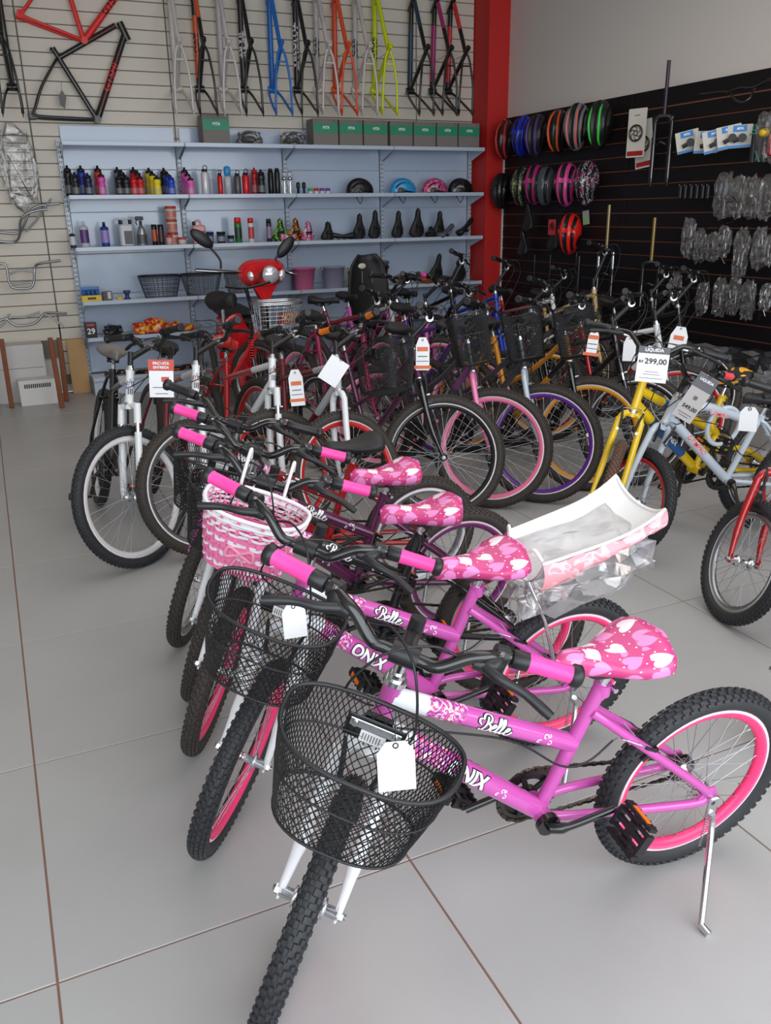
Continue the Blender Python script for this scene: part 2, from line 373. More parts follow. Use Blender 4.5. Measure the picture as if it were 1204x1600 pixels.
def hub_mesh(cog, hw):
    mb = MB(); RX = Matrix.Rotation(R(90), 4, 'X')
    mb.lathe([(.006, -hw-.016), (.006, -hw), (.012, -hw), (.012, -.036), (.022, -.034), (.022, -.029), (.012, -.026), (.010, 0), (.012, .026), (.022, .029), (.022, .034), (.012, .036), (.012, hw), (.006, hw), (.006, hw+.016)], 12, RX)
    for s in (-1, 1): mb.lathe([(.0105, 0), (.0105, .008)], 6, Matrix.Translation((0, s*(hw+(.002 if s < 0 else .01)), 0)) @ RX, False)
    if cog:
        mb.m = 1
        for r_, y in ((.036, .034), (.03, .038), (.025, .042)): mb.lathe([(r_, y-.001), (r_, y+.001)], 18, Matrix.Rotation(R(90), 4, 'X'), False)
    return mb.mesh('hub', [CHR, STL])
def add_wheel(parent, M, Rw, rt, tm, rin, rout, rear, hw, fine=False):
    w = link('wheel', cached(('ty', Rw, tm.name, fine), lambda: tyre_mesh(Rw, rt, tm, fine)), parent, M)
    link('rim', cached(('rim', Rw, rin.name, rout.name), lambda: rim_mesh(Rw, rt, rin, rout)), w)
    link('spokes', cached(('sp', Rw), lambda: spokes_mesh(Rw, rt)), w)
    link('hub', cached(('hub', rear, hw), lambda: hub_mesh(rear, hw)), w)
    return w
SAD = {}
def saddle_mesh(L=.245, wr=.082, wn=.02, m=BMT, pad=.045, bump_=.012):
    mb = MB(); n = 16; st = 14; rings = []
    for i in range(st):
        t = i/(st-1); x = L*(.62-t)                       # nose at +x
        w = wn+(wr-wn)*(1/(1+math.exp(-(t-.50)*9)))
        if t < .12: w *= math.sqrt(max(.03, 1-((.12-t)/.12)**2))
        if t > .82: w *= math.sqrt(max(.05, 1-((t-.82)/.185)**2))
        zt = .0+bump_*math.cos(t*math.pi*1.9)+(.010*t); zb = -pad*(.75+.35*t)
        if t < .12: zt -= .012*((.12-t)/.12)**2
        if t > .85: zt -= .015*((t-.85)/.15)**2
        r_ = []
        for k in range(n):
            a = 2*math.pi*k/n; c, s = math.cos(a), math.sin(a)
            yy = w*(abs(c)**.8)*(1 if c > 0 else -1); zz = (zt+zb)/2+(zt-zb)/2*(abs(s)**.75)*(1 if s > 0 else -1)
            if s < 0: yy *= .88
            r_.append((x, yy, zz))
        rings.append(r_)
    mb.add([p for r_ in rings for p in r_], [(i*n+k, (i+1)*n+k, (i+1)*n+(k+1) % n, i*n+(k+1) % n) for i in range(st-1) for k in range(n)])
    mb.add(rings[0]+rings[-1], [tuple(range(n)), tuple(range(2*n-1, n-1, -1))])
    return mb.mesh('saddle', [m])
def rails_mesh():
    mb = MB()
    for s in (-1, 1): mb.tube(crv([(.11, s*.012, -.03), (.06, s*.02, -.058), (-.03, s*.022, -.06), (-.07, s*.035, -.035)], 4), .0035, 6)
    mb.cyl((.02, -.03, -.06), (.02, .03, -.06), .012, 10); return mb.mesh('saddle_rails', [BPL])
def pedal_mesh():
    mb = MB(); mb.cyl((0, 0, 0), (0, .095, 0), .008, 8)
    mb.box((0, .012, 0), (.05, .008, .022)); mb.box((0, .098, 0), (.05, .008, .022))
    for s in (-1, 1):
        mb.box((s*.037, .055, 0), (.008, .086, .022)); mb.box((s*.02, .055, 0), (.006, .086, .012))
        for j in range(5): mb.box((s*.037, .022+j*.0165, 0), (.009, .004, .028))
    mb.box((0, .055, 0), (.075, .02, .012)); mb.m = 1
    for s in (-1, 1): mb.box((s*.0415, .055, 0), (.003, .05, .012))
    return mb.mesh('pedal', [BPL, ORF])
def ring_mesh(rc, nt):                                    # chainring with guard, in the xz plane
    mb = MB(); N = nt*2; ro = rc
    def annulus(ra, rb, y0, y1, m, teeth=False):
        mb.m = m; vs = []
        for i in range(N):
            a = 2*math.pi*i/N; k = (.004 if i % 2 else -.002) if teeth else 0
            for r_, y in ((ra, y0), (rb+k, y0), (rb+k, y1), (ra, y1)): vs.append((r_*math.cos(a), y, r_*math.sin(a)))
        mb.add(vs, [(i*4+q, i*4+(q+1) % 4, ((i+1) % N)*4+(q+1) % 4, ((i+1) % N)*4+q) for i in range(N) for q in range(4)], False)
    annulus(rc*.80, rc, -.002, .002, 0, True); annulus(rc*.55, rc*.86, -.006, -.003, 1)
    for j in range(5):
        a = 2*math.pi*j/5; mb.tube([(0, 0, 0), (rc*.82*math.cos(a), 0, rc*.82*math.sin(a))], .007, 6)
    mb.cyl((0, -.008, 0), (0, .008, 0), .022, 14)
    return mb.mesh('chainring', [STL, BPL])
def chain_mesh(p, rp, q, rq, y, step=.0127):              # side view loop round chainring p and cog q
    d = Vector((q[0]-p[0], 0, q[1]-p[1])); L = d.length; t = d/L; nrm = Vector((-t.z, 0, t.x)); mb = MB()
    P = Vector((p[0], y, p[1])); Q = Vector((q[0], y, q[1])); path = []
    for s in (1, -1):
        seg = [(P+nrm*rp*s), (Q+nrm*rq*s)]
        if s < 0: seg.reverse()
        path += seg
        c, r_, a0 = (Q, rq, math.atan2(nrm.z, nrm.x)) if s > 0 else (P, rp, math.atan2(-nrm.z, -nrm.x))
        sg = -1 if (nrm.x*t.z-nrm.z*t.x) < 0 else 1
        for j in range(1, 12): a = a0+sg*math.pi*j/12; path.append(c+Vector((math.cos(a), 0, math.sin(a)))*r_)
    path.append(path[0]); acc = 0; i = 0; out = 0
    for a, b in zip(path[:-1], path[1:]):
        l = (b-a).length; tt = (b-a)/l if l > 1e-6 else t; s_ = (step-acc) if acc else 0
        while s_ < l:
            c = a+tt*s_; ang = math.atan2(tt.z, tt.x); M = Matrix.Rotation(-ang, 3, 'Y')
            mb.box(c, (.0118, .004 if out % 2 else .0075, .0075), M); out += 1; s_ += step
        acc = l-(s_-step)
    return mb.mesh('chain', [STL])
def basket_mesh(wt=.185, dt=.14, h=.235, tp=.74, N=62, rows=17, sq=2.6, m=None, r_=.0012):
    mb = MB()
    def P(a, v):                                          # a angle, v 0 top..1 bottom
        e = 2/sq; c, s = math.cos(a), math.sin(a); k = 1-(1-tp)*(v**1.3)
        x = dt*k*abs(s)**e*(1 if s > 0 else -1); y = wt*k*abs(c)**e*(1 if c > 0 else -1)
        if x < 0: x *= .55                                # flat back against the bars
        return Vector((x, y, -h*v))
    for sg in (1, -1):
        for i in range(N):
            a0 = 2*math.pi*i/N; pts = [P(a0+sg*2*math.pi*j/N*.5, j/rows) for j in range(rows+1)]
            mb.tube(pts, r_, 3, False)
    zb = -h                                               # bottom net
    st = .0135; K = int(.5/st)
    for sg in (1, -1):
        for i in range(-K, K+1):
            pts = []
            for j in range(-60, 61):
                u = i*st*1.4; w = j*.006; y = (w*.7+u); x = (w*.7)*sg
                e = sq; X = x/(dt*tp*(.55 if x < 0 else 1)); Y = y/(wt*tp)
                if abs(X)**e+abs(Y)**e < 1.0: pts.append((x, y, zb))
            if len(pts) > 1: mb.tube([pts[0], pts[-1]], r_, 3, False)
    net = mb
    fr = MB()
    for v, rr in ((0, .0042), (.42, .0022), (1, .003)):
        fr.tube([P(2*math.pi*k/40, v) for k in range(40)], rr, 6, closed=True)
    return net, fr
def bracket_mesh(dt):
    mb = MB(); mb.rbox((-dt*.55+.002, 0, -.07), (.004, .105, .055), .002); mb.box((-dt*.55-.012, 0, -.06), (.012, .05, .03)); mb.m = 1
    mb.rbox((-dt*.55+.006, 0, -.058), (.003, .092, .018), .001); mb.m = 2; mb.rbox((-dt*.55+.005, .0, -.083), (.002, .045, .026), .0005); mb.m = 3; [mb.box((-dt*.55+.0065, -.017+.005*q, -.083), (.0006, .0018, .016)) for q in range(7)]; mb.m = 1
    for s in (-1, 1): mb.cyl((-dt*.55, s*.036, -.058), (-dt*.55+.012, s*.036, -.058), .006, 8)
    return mb.mesh('bracket', [BPL, CHR, PAP, PGR])
def euler_root(x, y, lean, yaw, pitch=0): return (lean, pitch, yaw)

KID = dict(R=.262, rt=.026, bx=.419, bz=.305, sx=.308, sz=.628, L=.963, ha=R(72.3), htop=.745, rch=.105, bc=.115, brise=.045, bsw=.075, bw=.292, hlen=.13, tube=.0235, crank=.14, sadL=.25, rc=.075, style='belle')
ADU = dict(R=.33, rt=.026, bx=.43, bz=.29, sx=.255, sz=.80, L=1.06, ha=R(73.1), htop=.875, rch=.119, bc=.135, brise=.05, bsw=.052, bw=.257, hlen=.15, tube=.018, crank=.165, sadL=.265, rc=.085, style='diamond')
def steer_M(g, d):
    a = g['ha']; ax = Vector((-math.cos(a), 0, math.sin(a))); perp = Vector((math.sin(a), 0, math.cos(a)))
    base = Vector((g['L'], 0, g['R']))-perp*.035
    B = Matrix((perp, Vector((0, 1, 0)), ax)).transposed().to_4x4()
    t = (g['htop']-base.z)/ax.z
    return Matrix.Translation(base) @ Matrix.Rotation(d, 4, ax) @ B, base, ax, perp, t
def split_tube(mb, a, b, r0, r1, zones, n=14):
    a = Vector(a); b = Vector(b)
    for s0, s1, m in zones:
        mb.m = m; mb.tube([a.lerp(b, s0), a.lerp(b, s1)], [r0+(r1-r0)*s0, r0+(r1-r0)*s1], n)
    mb.m = 0
def lettering(parent, name, parts, label=None):
    """parts: list of (polys2d, material index, tube args, off)"""
    mb = MB()
    for shp, m, p0, p1, r0, r1, off, s0, sides, rc in parts:
        mb.m = m
        for sd in sides:
            s_ = shp if sd == 1 else ([(-x, y) for x, y in shp[0]], shp[1])
            wrap(mb, s_, p0, p1, r0, r1, sd, off, 0, s0 if sd == 1 else s0, rc)
    return build(name, mb, [TXW, TXB, PNK, mat('plain_red_print', (216, 40, 44), .4), BLU, POR, PGR], parent, label=label)
SHP = {}
def shp_text(t, size, shear=0, bold=0, step=.0035):
    k = (t, size, shear, bold)
    if k not in SHP: SHP[k] = sliced(*text_mesh(t, size, shear, bold), step)
    return SHP[k]
def make_bike(name, label, group, g, pos, lean, head, steer, col, **o):
    """pos = rear contact on the floor; col = frame, fork, rim, rim track, tyre, grip colours"""
    g = dict(g); g.update(o.get('dims', {})); fr_c, fk_c, rim_c, trk_c, ty_c, gr_c = col
    M, base, ax, perp, t = steer_M(g, steer); Rw = g['R']
    # set the pitch so that the turned front wheel stands on the floor
    lo = 1e9
    for k in range(72):
        p = M @ Vector((.035+Rw*math.cos(k*math.pi/36), 0, Rw*math.sin(k*math.pi/36)))
        z = p.y*math.sin(lean)+p.z*math.cos(lean)
        if z < lo: lo = z; px = p.x
    pitch = lo/px
    root = thing(name, label, 'bicycle', (pos[0], pos[1], .001), 0, group); root.rotation_euler = (lean, pitch, head)
    hw = .052 if g is not None and Rw < .3 else .055
    rax = Vector((0, 0, Rw)); bb = Vector((g['bx'], 0, g['bz'])); st = Vector((g['sx'], 0, g['sz']))
    hb = base+ax*(t-g['hlen']); ht = base+ax*t; rT = g['tube']
    fm = MB(); mats = [fr_c, WHT, M_FLORAL, o.get('accent', fr_c), CHR]
    # --- frame ---
    fm.tube([hb, hb+ax*.012, ht-ax*.012, ht], [.021, .0185, .0185, .021], 16)
    sty = g['style']
    if sty == 'belle':
        jt = bb.lerp(st, .54); d0, d1 = hb+ax*.03, bb+Vector((.01, 0, .01)); t0 = hb+ax*.098
        z = [(0, .17, 1), (.17, .36, 2), (.36, 1, 0)] if o.get('deco', True) else [(0, 1, 0)]
        split_tube(fm, d0, d1, rT, rT, z); split_tube(fm, t0, jt, rT*.86, rT*.86, z)
    elif sty == 'step':
        jt = bb.lerp(st, .42); t0 = hb+ax*.12; d0 = hb+ax*.03; d1 = bb
        split_tube(fm, d0, d1, rT, rT, [(0, .3, 3), (.3, 1, 0)]); fm.tube(crv([t0, t0.lerp(jt, .5)+Vector((0, 0, -.03)), jt]), rT*.85, 12)
    elif sty == 'dual':                                   # full-suspension style with low monotube
        jt = bb.lerp(st, .55); t0 = hb+ax*.095; d0 = hb+ax*.03; d1 = bb+Vector((.03, 0, .03))
        split_tube(fm, d0, d1, rT*1.25, rT*1.15, [(0, .25, 0), (.25, .8, 3), (.8, 1, 0)])
        split_tube(fm, t0, jt, rT*1.05, rT, [(0, .3, 0), (.3, .62, 3), (.62, 1, 0)])
        fm.tube(crv([jt+Vector((0, 0, .01)), jt+Vector((-.04, 0, -.04)), bb+Vector((-.02, 0, .07))]), .022, 12)
        fm.m = 4; fm.tube([jt+Vector((-.02, 0, .0)), (.2, 0, g['bz']+.11)], .014, 10); fm.m = 0
    elif sty == 'hoop':                                   # silver frame with a ring between the tubes
        jt = bb.lerp(st, .86); t0 = hb+ax*.10; d0 = hb+ax*.035; d1 = bb
        mid = t0+Vector((-.13, 0, -.035)); fm.tube(crv([t0, t0.lerp(mid, .6)+Vector((0, 0, -.012)), mid, mid+Vector((-.06, 0, .0)), jt]), rT, 14)
        fm.tube([d0, d1], rT*1.1, 16)
        c = (mid+bb+Vector((.11, 0, .20)))/2+Vector((-.09, 0, -.01)); rr = .082
        fm.tube([c+Vector((rr*math.cos(k*math.pi/16), 0, rr*1.12*math.sin(k*math.pi/16))) for k in range(32)], .011, 10, closed=True)
    else:
        jt = bb.lerp(st, .80); t0 = hb+ax*(g['hlen']-.03); d0 = hb+ax*.035; d1 = bb
        split_tube(fm, d0, d1, rT*1.05, rT, [(0, .38, 0), (.38, 1, 3)] if 'accent' in o else [(0, 1, 0)])
        split_tube(fm, t0, jt, rT*.92, rT*.85, [(0, .38, 0), (.38, 1, 3)] if 'accent' in o else [(0, 1, 0)])
    fm.m = 3 if ('accent' in o and sty == 'diamond') else 0
    fm.tube([bb, st], .0155, 14); fm.tube([st-Vector((0, 0, .028)), st], .0185, 14)
    fm.cyl(bb+Vector((0, -.036, 0)), bb+Vector((0, .036, 0)), .021, 16)
    ss = bb.lerp(st, .80 if sty in ('belle', 'dual') else .93)
    for s in (-1, 1):
        fm.tube(crv([bb+Vector((-.01, s*.022, 0)), bb+Vector((-.09, s*.04, -.005)), rax+Vector((.06, s*.06, -.002)), rax+Vector((.0, s*.06, 0))], 5), .0105, 10)
        if sty == 'dual':
            fm.tube(crv([bb+Vector((-.05, s*.03, .10)), Vector((.2, s*.045, g['bz']+.08)), rax+Vector((0, s*.062, .01))], 5), .013, 10)
        else:
            fm.tube(crv([ss+Vector((0, s*.012, 0)), ss+Vector((-.05, s*.028, -.04)), rax+Vector((.06, s*.06, .06*(g['sz']-Rw)/g['sx'])), rax+Vector((0, s*.062, .012))], 5), .0105 if sty == 'belle' else .0085, 10)
        fm.prism([(-.022, -.012), (.03, -.012), (.034, .006), (.012, .034), (-.01, .034), (-.022, .012)], .006, Matrix.Translation(rax+Vector((0, s*.062, 0))))
    if sty != 'dual': fm.cyl(ss.lerp(rax, .28)+Vector((0, -.04, 0)), ss.lerp(rax, .28)+Vector((0, .04, 0)), .006, 8)
    for s in (-1, 1):
        fm.m = 4; fm.tube([st+Vector((-.02, s*.006, -.012)), st+Vector((-.02, s*.022, -.012))], .006, 8)
    fr = build('frame', fm, mats, root)
    # --- lettering on the frame ---
    if sty == 'belle' and o.get('letters', True):
        dL = (d1-d0).length; tL = (jt-t0).length
        B = ribbon(scal(BELLE, .046), .0019); Bo = ribbon(scal(BELLE, .046), .0042)
        parts = [(Bo, 1, t0, jt, rT*.86, rT*.86, .0005, .50, (1, -1), .15), (B, 0, t0, jt, rT*.86, rT*.86, .0010, .50, (1, -1), .15)]
        X = shp_text('ONIX', .046, .0, .0016); Xo = shp_text('ONIX', .046, .0, .0042)
        parts += [(Xo, 1, d0, d1, rT, rT, .0005, .50, (1, -1), .1), (X, 0, d0, d1, rT, rT, .0010, .50, (1, -1), .1)]
        for a_, b_, r__, dx, s_ in ((t0, jt, rT*.86, .80, .05), (d0, d1, rT, .72, .04), (t0, jt, rT*.86, .25, .05)):
            sw = ribbon(swirl(s_, 0), .0011, 3, 1); sb = ribbon(swirl(s_*1.06, .001), .0016, 3, 1)
            parts += [(sw, 0, a_, b_, r__, r__, .0009, dx, (1, -1), .1)]
        lettering(fr, 'lettering', parts)
    for (txt, size, which, s0, mi, mo) in o.get('texts', []):
        a_, b_, r__ = (d0, d1, rT*1.1) if which == 'down' else (t0, jt, rT*.95)
        X = shp_text(txt, size, .25, .0006); Xo = shp_text(txt, size, .25, .0026)
        lettering(fr, 'lettering', [(Xo, mo, a_, b_, r__, r__, .0035, s0, (1, -1), .1), (X, mi, a_, b_, r__, r__, .0042, s0, (1, -1), .1)])
    if o.get('emblem'):
        em = MB(); Q = lambda a, h_: base+ax*h_+perp*(.0200*math.cos(a))+Vector((0, .0200*math.sin(a), 0)); hm = t-g['hlen']*.45
        for dz in (0, -.012): em.tube([Q(R(-62), hm+dz), Q(R(-38), hm+.016+dz), Q(R(-20), hm+.006+dz), Q(0, hm+.028+dz), Q(R(20), hm+.006+dz), Q(R(38), hm+.016+dz), Q(R(62), hm+dz)], .0017, 4); em.m = 1
        em.m = 0
        for a_ in (-24, 0, 24): em.tube([Q(R(a_), hm-.018), Q(R(a_), hm-.045)], .002, 4)
        build('emblem', em, [TXB, o['emblem']], fr)
    # --- fork (steering space) ---
    hz = t-g['hlen']; cz = max(Rw+.012, hz-.035); k = MB(); hw2 = .062 if Rw < .3 else .064
    k.m = 1; k.cyl((0, 0, hz-.01), (0, 0, hz+.002), .022, 14); k.cyl((0, 0, t-.002), (0, 0, t+.008), .023, 14); k.cyl((0, 0, t+.008), (0, 0, t+.02), .017, 12); k.m = 0
    k.tube([(0, 0, hz-.01), (0, 0, cz+.005)], .019, 12); k.cyl((0, 0, hz-.005), (0, 0, t), .012, 8)
    if o.get('shocks'):
        for s in (-1, 1):
            k.tube([(0, s*.052, cz+.03), (.004, s*.055, cz-.06)], .017, 12); k.m = 1; k.tube([(.004, s*.055, cz-.05), (.008, s*.055, cz-.11)], .012, 10); k.m = 0
            k.tube(crv([(.008, s*.055, cz-.10), (.02, s*.056, .14), (.03, s*.058, .03), (.037, s*.060, -.006)], 5), [.0165]*11+[.014]*4+[.009], 12)
        k.tube(crv([(0, -.052, cz+.01), (0, -.03, cz+.022), (0, .03, cz+.022), (0, .052, cz+.01)], 4), .016, 10)
    else:
        k.tube(crv([(0, -.050, cz-.02), (0, -.034, cz+.012), (0, 0, cz+.02), (0, .034, cz+.012), (0, .050, cz-.02)], 4), .0155, 12)
        for s in (-1, 1):
            k.tube(crv([(0, s*.050, cz-.01), (.002, s*.055, cz*.55), (.012, s*.058, cz*.28), (.035, s*hw2, -.004)], 5), [.0155]*6+[.0145]*5+[.012, .011, .010, .009, .008], 12)
    for s in (-1, 1): k.prism([(-.012, -.014), (.010, -.014), (.012, .02), (-.008, .028)], .005, Matrix.Translation((.035, s*hw2, 0)))
    fk = build('fork', k, [fk_c, CHR], root, M)
    add_wheel(root, M @ Matrix.Translation((.035, 0, 0)), Rw, g['rt'], o.get('tyre_f', ty_c), rim_c, trk_c, False, hw2+.001, g.get('fine', False))
    add_wheel(root, Matrix.Translation(rax) @ Matrix.Rotation(.3, 4, 'Y'), Rw, g['rt'], ty_c, rim_c, trk_c, True, hw2+.001, g.get('fine', False))
    # --- front brake ---
    key = ('fb', round(cz, 3))
    def fb():
        b_ = MB()
        for s in (-1, 1):
            b_.tube([(.022, s*.032, cz-.055), (.028, s*.040, cz-.0), (.026, s*.048, cz+.035)], [.006, .0055, .004], 6); b_.box((.02, s*.024, Rw*.93-.012), (.04, .012, .012))
            b_.m = 1; b_.cyl((.02, s*.044, cz-.06), (.036, s*.044, cz-.06), .006, 8); b_.m = 0
        b_.m = 1; b_.tube(crv([(.026, .048, cz+.035), (.03, .03, cz+.05), (.028, 0, cz+.048)], 4), .002, 5); b_.tube([(.028, 0, cz+.046), (.026, -.048, cz+.035)], .0012, 4)
        return b_.mesh('front_brake', [BPL, CHR])
    link('front_brake', cached(key, fb), root, M)
    # --- stem and bars ---
    c = Vector((g['rch'], 0, t+g['bc'])); qm = MB()
    if sty == 'belle':
        qm.m = 1; qm.cyl((0, 0, t+.015), (0, 0, t+g['bc']+.0), .0115, 12); qm.m = 0; qm.cyl((0, 0, t+g['bc']-.05), (0, 0, t+g['bc']+.022), .0145, 12); qm.tube([(0, 0, t+g['bc']-.012), c], [.014, .013], 10)
    else:
        qm.cyl((0, 0, t+.015), (0, 0, t+.085), .0125, 12); qm.tube([(0, 0, t+.055), c], [.014, .013], 10); qm.m = 1
    qm.cyl(c+Vector((0, -.024, 0)), c+Vector((0, .024, 0)), .020, 12)
    build('stem', qm, [BPL, CHR], root, M)
    bm_ = MB(); X, Z = c.x, c.z; rs, sw, bw = g['brise'], g['bsw'], g['bw']
    half = [(X, 0, Z), (X, .035, Z), (X+.004, .06, Z+.004), (X-.004, .10, Z+rs*.78), (X-.012, .125, Z+rs), (X-sw*.6, bw-.125, Z+rs), (X-sw, bw-.005, Z+rs)]
    full = [(x, -y, z) for x, y, z in half[::-1]][:-1]+half
    bm_.tube(crv(full, 5), .0115, 12); 
    if o.get('crossbar'): bm_.tube([(X-.004, -.105, Z+rs*.8), (X-.004, .105, Z+rs*.8)], .006, 8)
    hbar = build('handlebar', bm_, [o.get('bar_mat', BLK)], root, M)
    for s in (-1, 1):
        p0 = Vector((X-sw*.6, s*(bw-.125), Z+rs)); p1 = Vector((X-sw, s*bw, Z+rs)); d_ = (p1-p0).normalized(); Lg = (p1-p0).length
        Mg = Matrix.Translation(p0) @ d_.to_track_quat('Z', 'Y').to_matrix().to_4x4()
        gb = MB(); gb.lathe([(.0135, 0), (.017, .002), (.0165, .028), (.0168, .030), (.0158, .05), (.0155, Lg-.022), (.0165, Lg-.02), (.0205, Lg-.015), (.0205, Lg-.004), (.016, Lg)], 14, Mg, mids=[1, 1, 1, 0, 0, 0, 1, 1, 1])
        build('grip', gb, [gr_c, BPL], hbar)
        lm = MB(); cp = p0-d_*.018; lm.cyl(cp-d_*.011, cp+d_*.011, .0175, 12)
        F = Vector((1, 0, 0)); D = Vector((0, 0, -1)); side = Vector((0, s, 0))
        body = [cp+F*.012+D*.006-side*.004, cp+F*.032+D*.012-side*.010, cp+F*.036+D*.014-side*.040]
        lm.tube(body, [.015, .0165, .010], 8)
        lm.tube(crv([cp+F*.036+D*.012-side*.02, cp+F*.052+D*.016+side*.012, cp+F*.055+D*.022+side*.055, cp+F*.068+D*.036+side*.105], 4), [.011, .011, .0105, .010, .0095, .009, .0085, .008, .008, .0085, .009, .009, .008], 7)
        lm.m = 1; lm.cyl(cp+F*.012+D*.004, cp+F*.012+D*.004+Vector((0, 0, .017)), .005, 8); lm.tube([cp+F*.036+D*.014-side*.040, cp+F*.036+D*.014-side*.062], [.006, .005], 8)
        build('brake_lever', lm, [BPL, CHR], hbar)
        cb = MB(); e = cp+F*.036+D*.014-side*.062
        if s < 0: tgt = [e, e-side*.05+F*.03+Vector((0, 0, .02)), Vector((X+.09, .02, Z+.035)), Vector((X+.075, .06, Z-.08)), Vector((.04, .052, cz+.06)), Vector((.028, .02, cz+.05))]
        else: tgt = [e, e-side*.05+F*.02+Vector((0, 0, .01)), Vector((X+.06, -.03, Z+.02)), Vector((X+.05, -.07, Z-.07)), Vector((.01, -.04, t-.06)), Vector((-.04, -.022, t-.09))]
        cb.tube(crv(tgt, 7), .0025, 5, False); build('brake_cable', cb, [BPL], hbar)
    # --- saddle, post ---
    sp = MB(); up = (st-bb).normalized(); sh = g.get('post', .036 if sty == 'belle' else .05)
    sp.cyl(st-up*.02, st+up*sh, .0125, 12); sad_at = st+up*(sh+.062)
    build('seat_post', sp, [CHR], root)
    sm = o.get('saddle', BMT); Ls = g['sadL']; wr = o.get('sad_w', .082)
    sd = link('saddle', cached(('sad', sm.name, Ls, wr), lambda: saddle_mesh(Ls, wr, .024, sm, o.get('pad', .052))), root, Matrix.Translation(sad_at) @ Matrix.Rotation(R(2), 4, 'Y'))
    link('saddle_rails', cached('rails', rails_mesh), sd)
    # --- crank set ---
    ca = g.get('crank_a', math.pi*1.0); cm = MB(); cl = g['crank']; dv = Vector((math.cos(ca), 0, math.sin(ca)))
    cm.cyl(bb+Vector((0, .036, 0)), bb+Vector((0, .05, 0)), .027 if sty == 'belle' else .02, 16); cm.cyl(bb+Vector((0, -.05, 0)), bb+Vector((0, .06, 0)), .009, 10)
    pl = bb+dv*cl+Vector((0, .085, 0)); pr_ = bb-dv*cl+Vector((0, -.085, 0))
    cm.tube(crv([bb+Vector((0, .055, 0)), bb+dv*.035+Vector((0, .072, 0)), pl], 4), [.012]*4+[.0085]*5, 8); cm.tube([bb+Vector((0, -.055, 0)), bb-dv*.03+Vector((0, -.075, 0)), pr_], [.012, .009, .0085], 8)
    cr = build('crank', cm, [BLK if sty == 'belle' else STL], root)
    pm = cached('pedal', pedal_mesh)
    link('pedal', pm, cr, Matrix.Translation(pl+Vector((0, .006, 0))) @ Matrix.Rotation(g.get('ped_a', .5), 4, 'Y')); link('pedal', pm, cr, Matrix.Translation(pr_+Vector((0, -.006, 0))) @ Matrix.Rotation(math.pi, 4, 'Z') @ Matrix.Rotation(.5, 4, 'Y'))
    link('chainring', cached(('cr', g['rc']), lambda: ring_mesh(g['rc'], 36)), cr, Matrix.Translation(bb+Vector((0, -.047, 0))))
    link('chain', cached(('chain', g['bx'], g['R'], g['bz']), lambda: chain_mesh((bb.x, bb.z), g['rc'], (0, Rw), .032, -.045)), root)
    # --- rear brake ---
    if sty != 'dual':
        rb = MB(); q = ss.lerp(rax, .36); nrm = (rax-ss).normalized(); out = Vector((-nrm.z, 0, nrm.x)) if -nrm.z < 0 else Vector((nrm.z, 0, -nrm.x)); out = Vector((-abs(nrm.z), 0, -nrm.x*.0+.35)).normalized()
        dirw = (q-rax).normalized(); foot = rax+dirw*(Rw-.055)
        for s in (-1, 1):
            rb.tube([foot+Vector((0, s*.045, 0))+out*.012, foot+dirw*.045+Vector((0, s*.045, 0))+out*.016, foot+dirw*.085+Vector((0, s*.05, 0))+out*.012], [.0065, .006, .004], 6)
            rb.box(foot+dirw*.022+Vector((0, s*.025, 0)), (.045, .012, .012), Matrix.Rotation(R(35), 3, 'Y'))
        rb.m = 1; tp_ = foot+dirw*.085+out*.012
        rb.tube(crv([tp_+Vector((0, .05, 0)), tp_+dirw*.03+Vector((0, .058, 0)), tp_+dirw*.035+Vector((.03, .03, 0)), tp_+dirw*.02+Vector((.05, .02, 0))], 4), .0022, 5); rb.tube([tp_+Vector((0, -.05, 0)), tp_+Vector((0, .05, 0))], .0012, 4)
        build('rear_brake', rb, [BPL, CHR], root)
        cb = MB(); cb.tube(crv([tp_+dirw*.02+Vector((.05, .02, 0)), bb.lerp(st, .5)+Vector((-.03, .03, -.02)), bb.lerp(st, .45)+Vector((.03, .026, -.0)), (t0 if sty == 'belle' else d0).lerp(jt, .6)+Vector((0, .014, -.026)), hb+Vector((-.04, .02, .03))], 7), .0024, 5, False)
        build('rear_brake_cable', cb, [BPL], root)
    if o.get('stand', False):
        ks = MB(); tl = math.tan(-lean); y = .21; fx = .085
        ks.rbox(rax+Vector((-.004, .074, -.016)), (.026, .01, .06), .003)
        ks.tube(crv([rax+Vector((-.002, .082, -.03)), rax+Vector((-.006, .09, -.08)), Vector((fx, y, y*tl+.012))], 5), .0075, 10); ks.tube([Vector((fx, y, y*tl+.014)), Vector((fx-.004, y+.022, (y+.022)*tl+.006))], [.008, .009], 8)
        ks.m = 1
        for j in range(14): pass
        hel = [rax+Vector((.016+.004*math.cos(a*1.9), .088+.004*math.sin(a*1.9), -.03-.0022*a)) for a in range(44)]
        ks.tube(hel, .0012, 4, False); build('kickstand', ks, [CHR, ALU], root)
    # --- basket ---
    if o.get('basket'):
        bp = dict(o['basket']); kx = bp.pop('x', X+.155); kz = bp.pop('z', Z-.03); bt = bp.pop('m', BPL); tilt = bp.pop('tilt', 0)
        net, frm = cached(('bk', tuple(sorted(bp.items()))), lambda: basket_mesh(**bp))
        Mb = M @ Matrix.Translation((kx, 0, kz)) @ Matrix.Rotation(tilt, 4, 'Y')
        mk = cached(('bkm', tuple(sorted(bp.items())), bt.name), lambda: (net.mesh('basket', [bt]), frm.mesh('basket_rim', [bt]), bracket_mesh(bp.get('dt', .14))))
        bo = link('basket', mk[0], root, Mb); link('basket_rim', mk[1], bo); link('bracket', mk[2], bo)
    return root, M, dict(c=c, t=t, cz=cz, st=st, bb=bb, rax=rax)
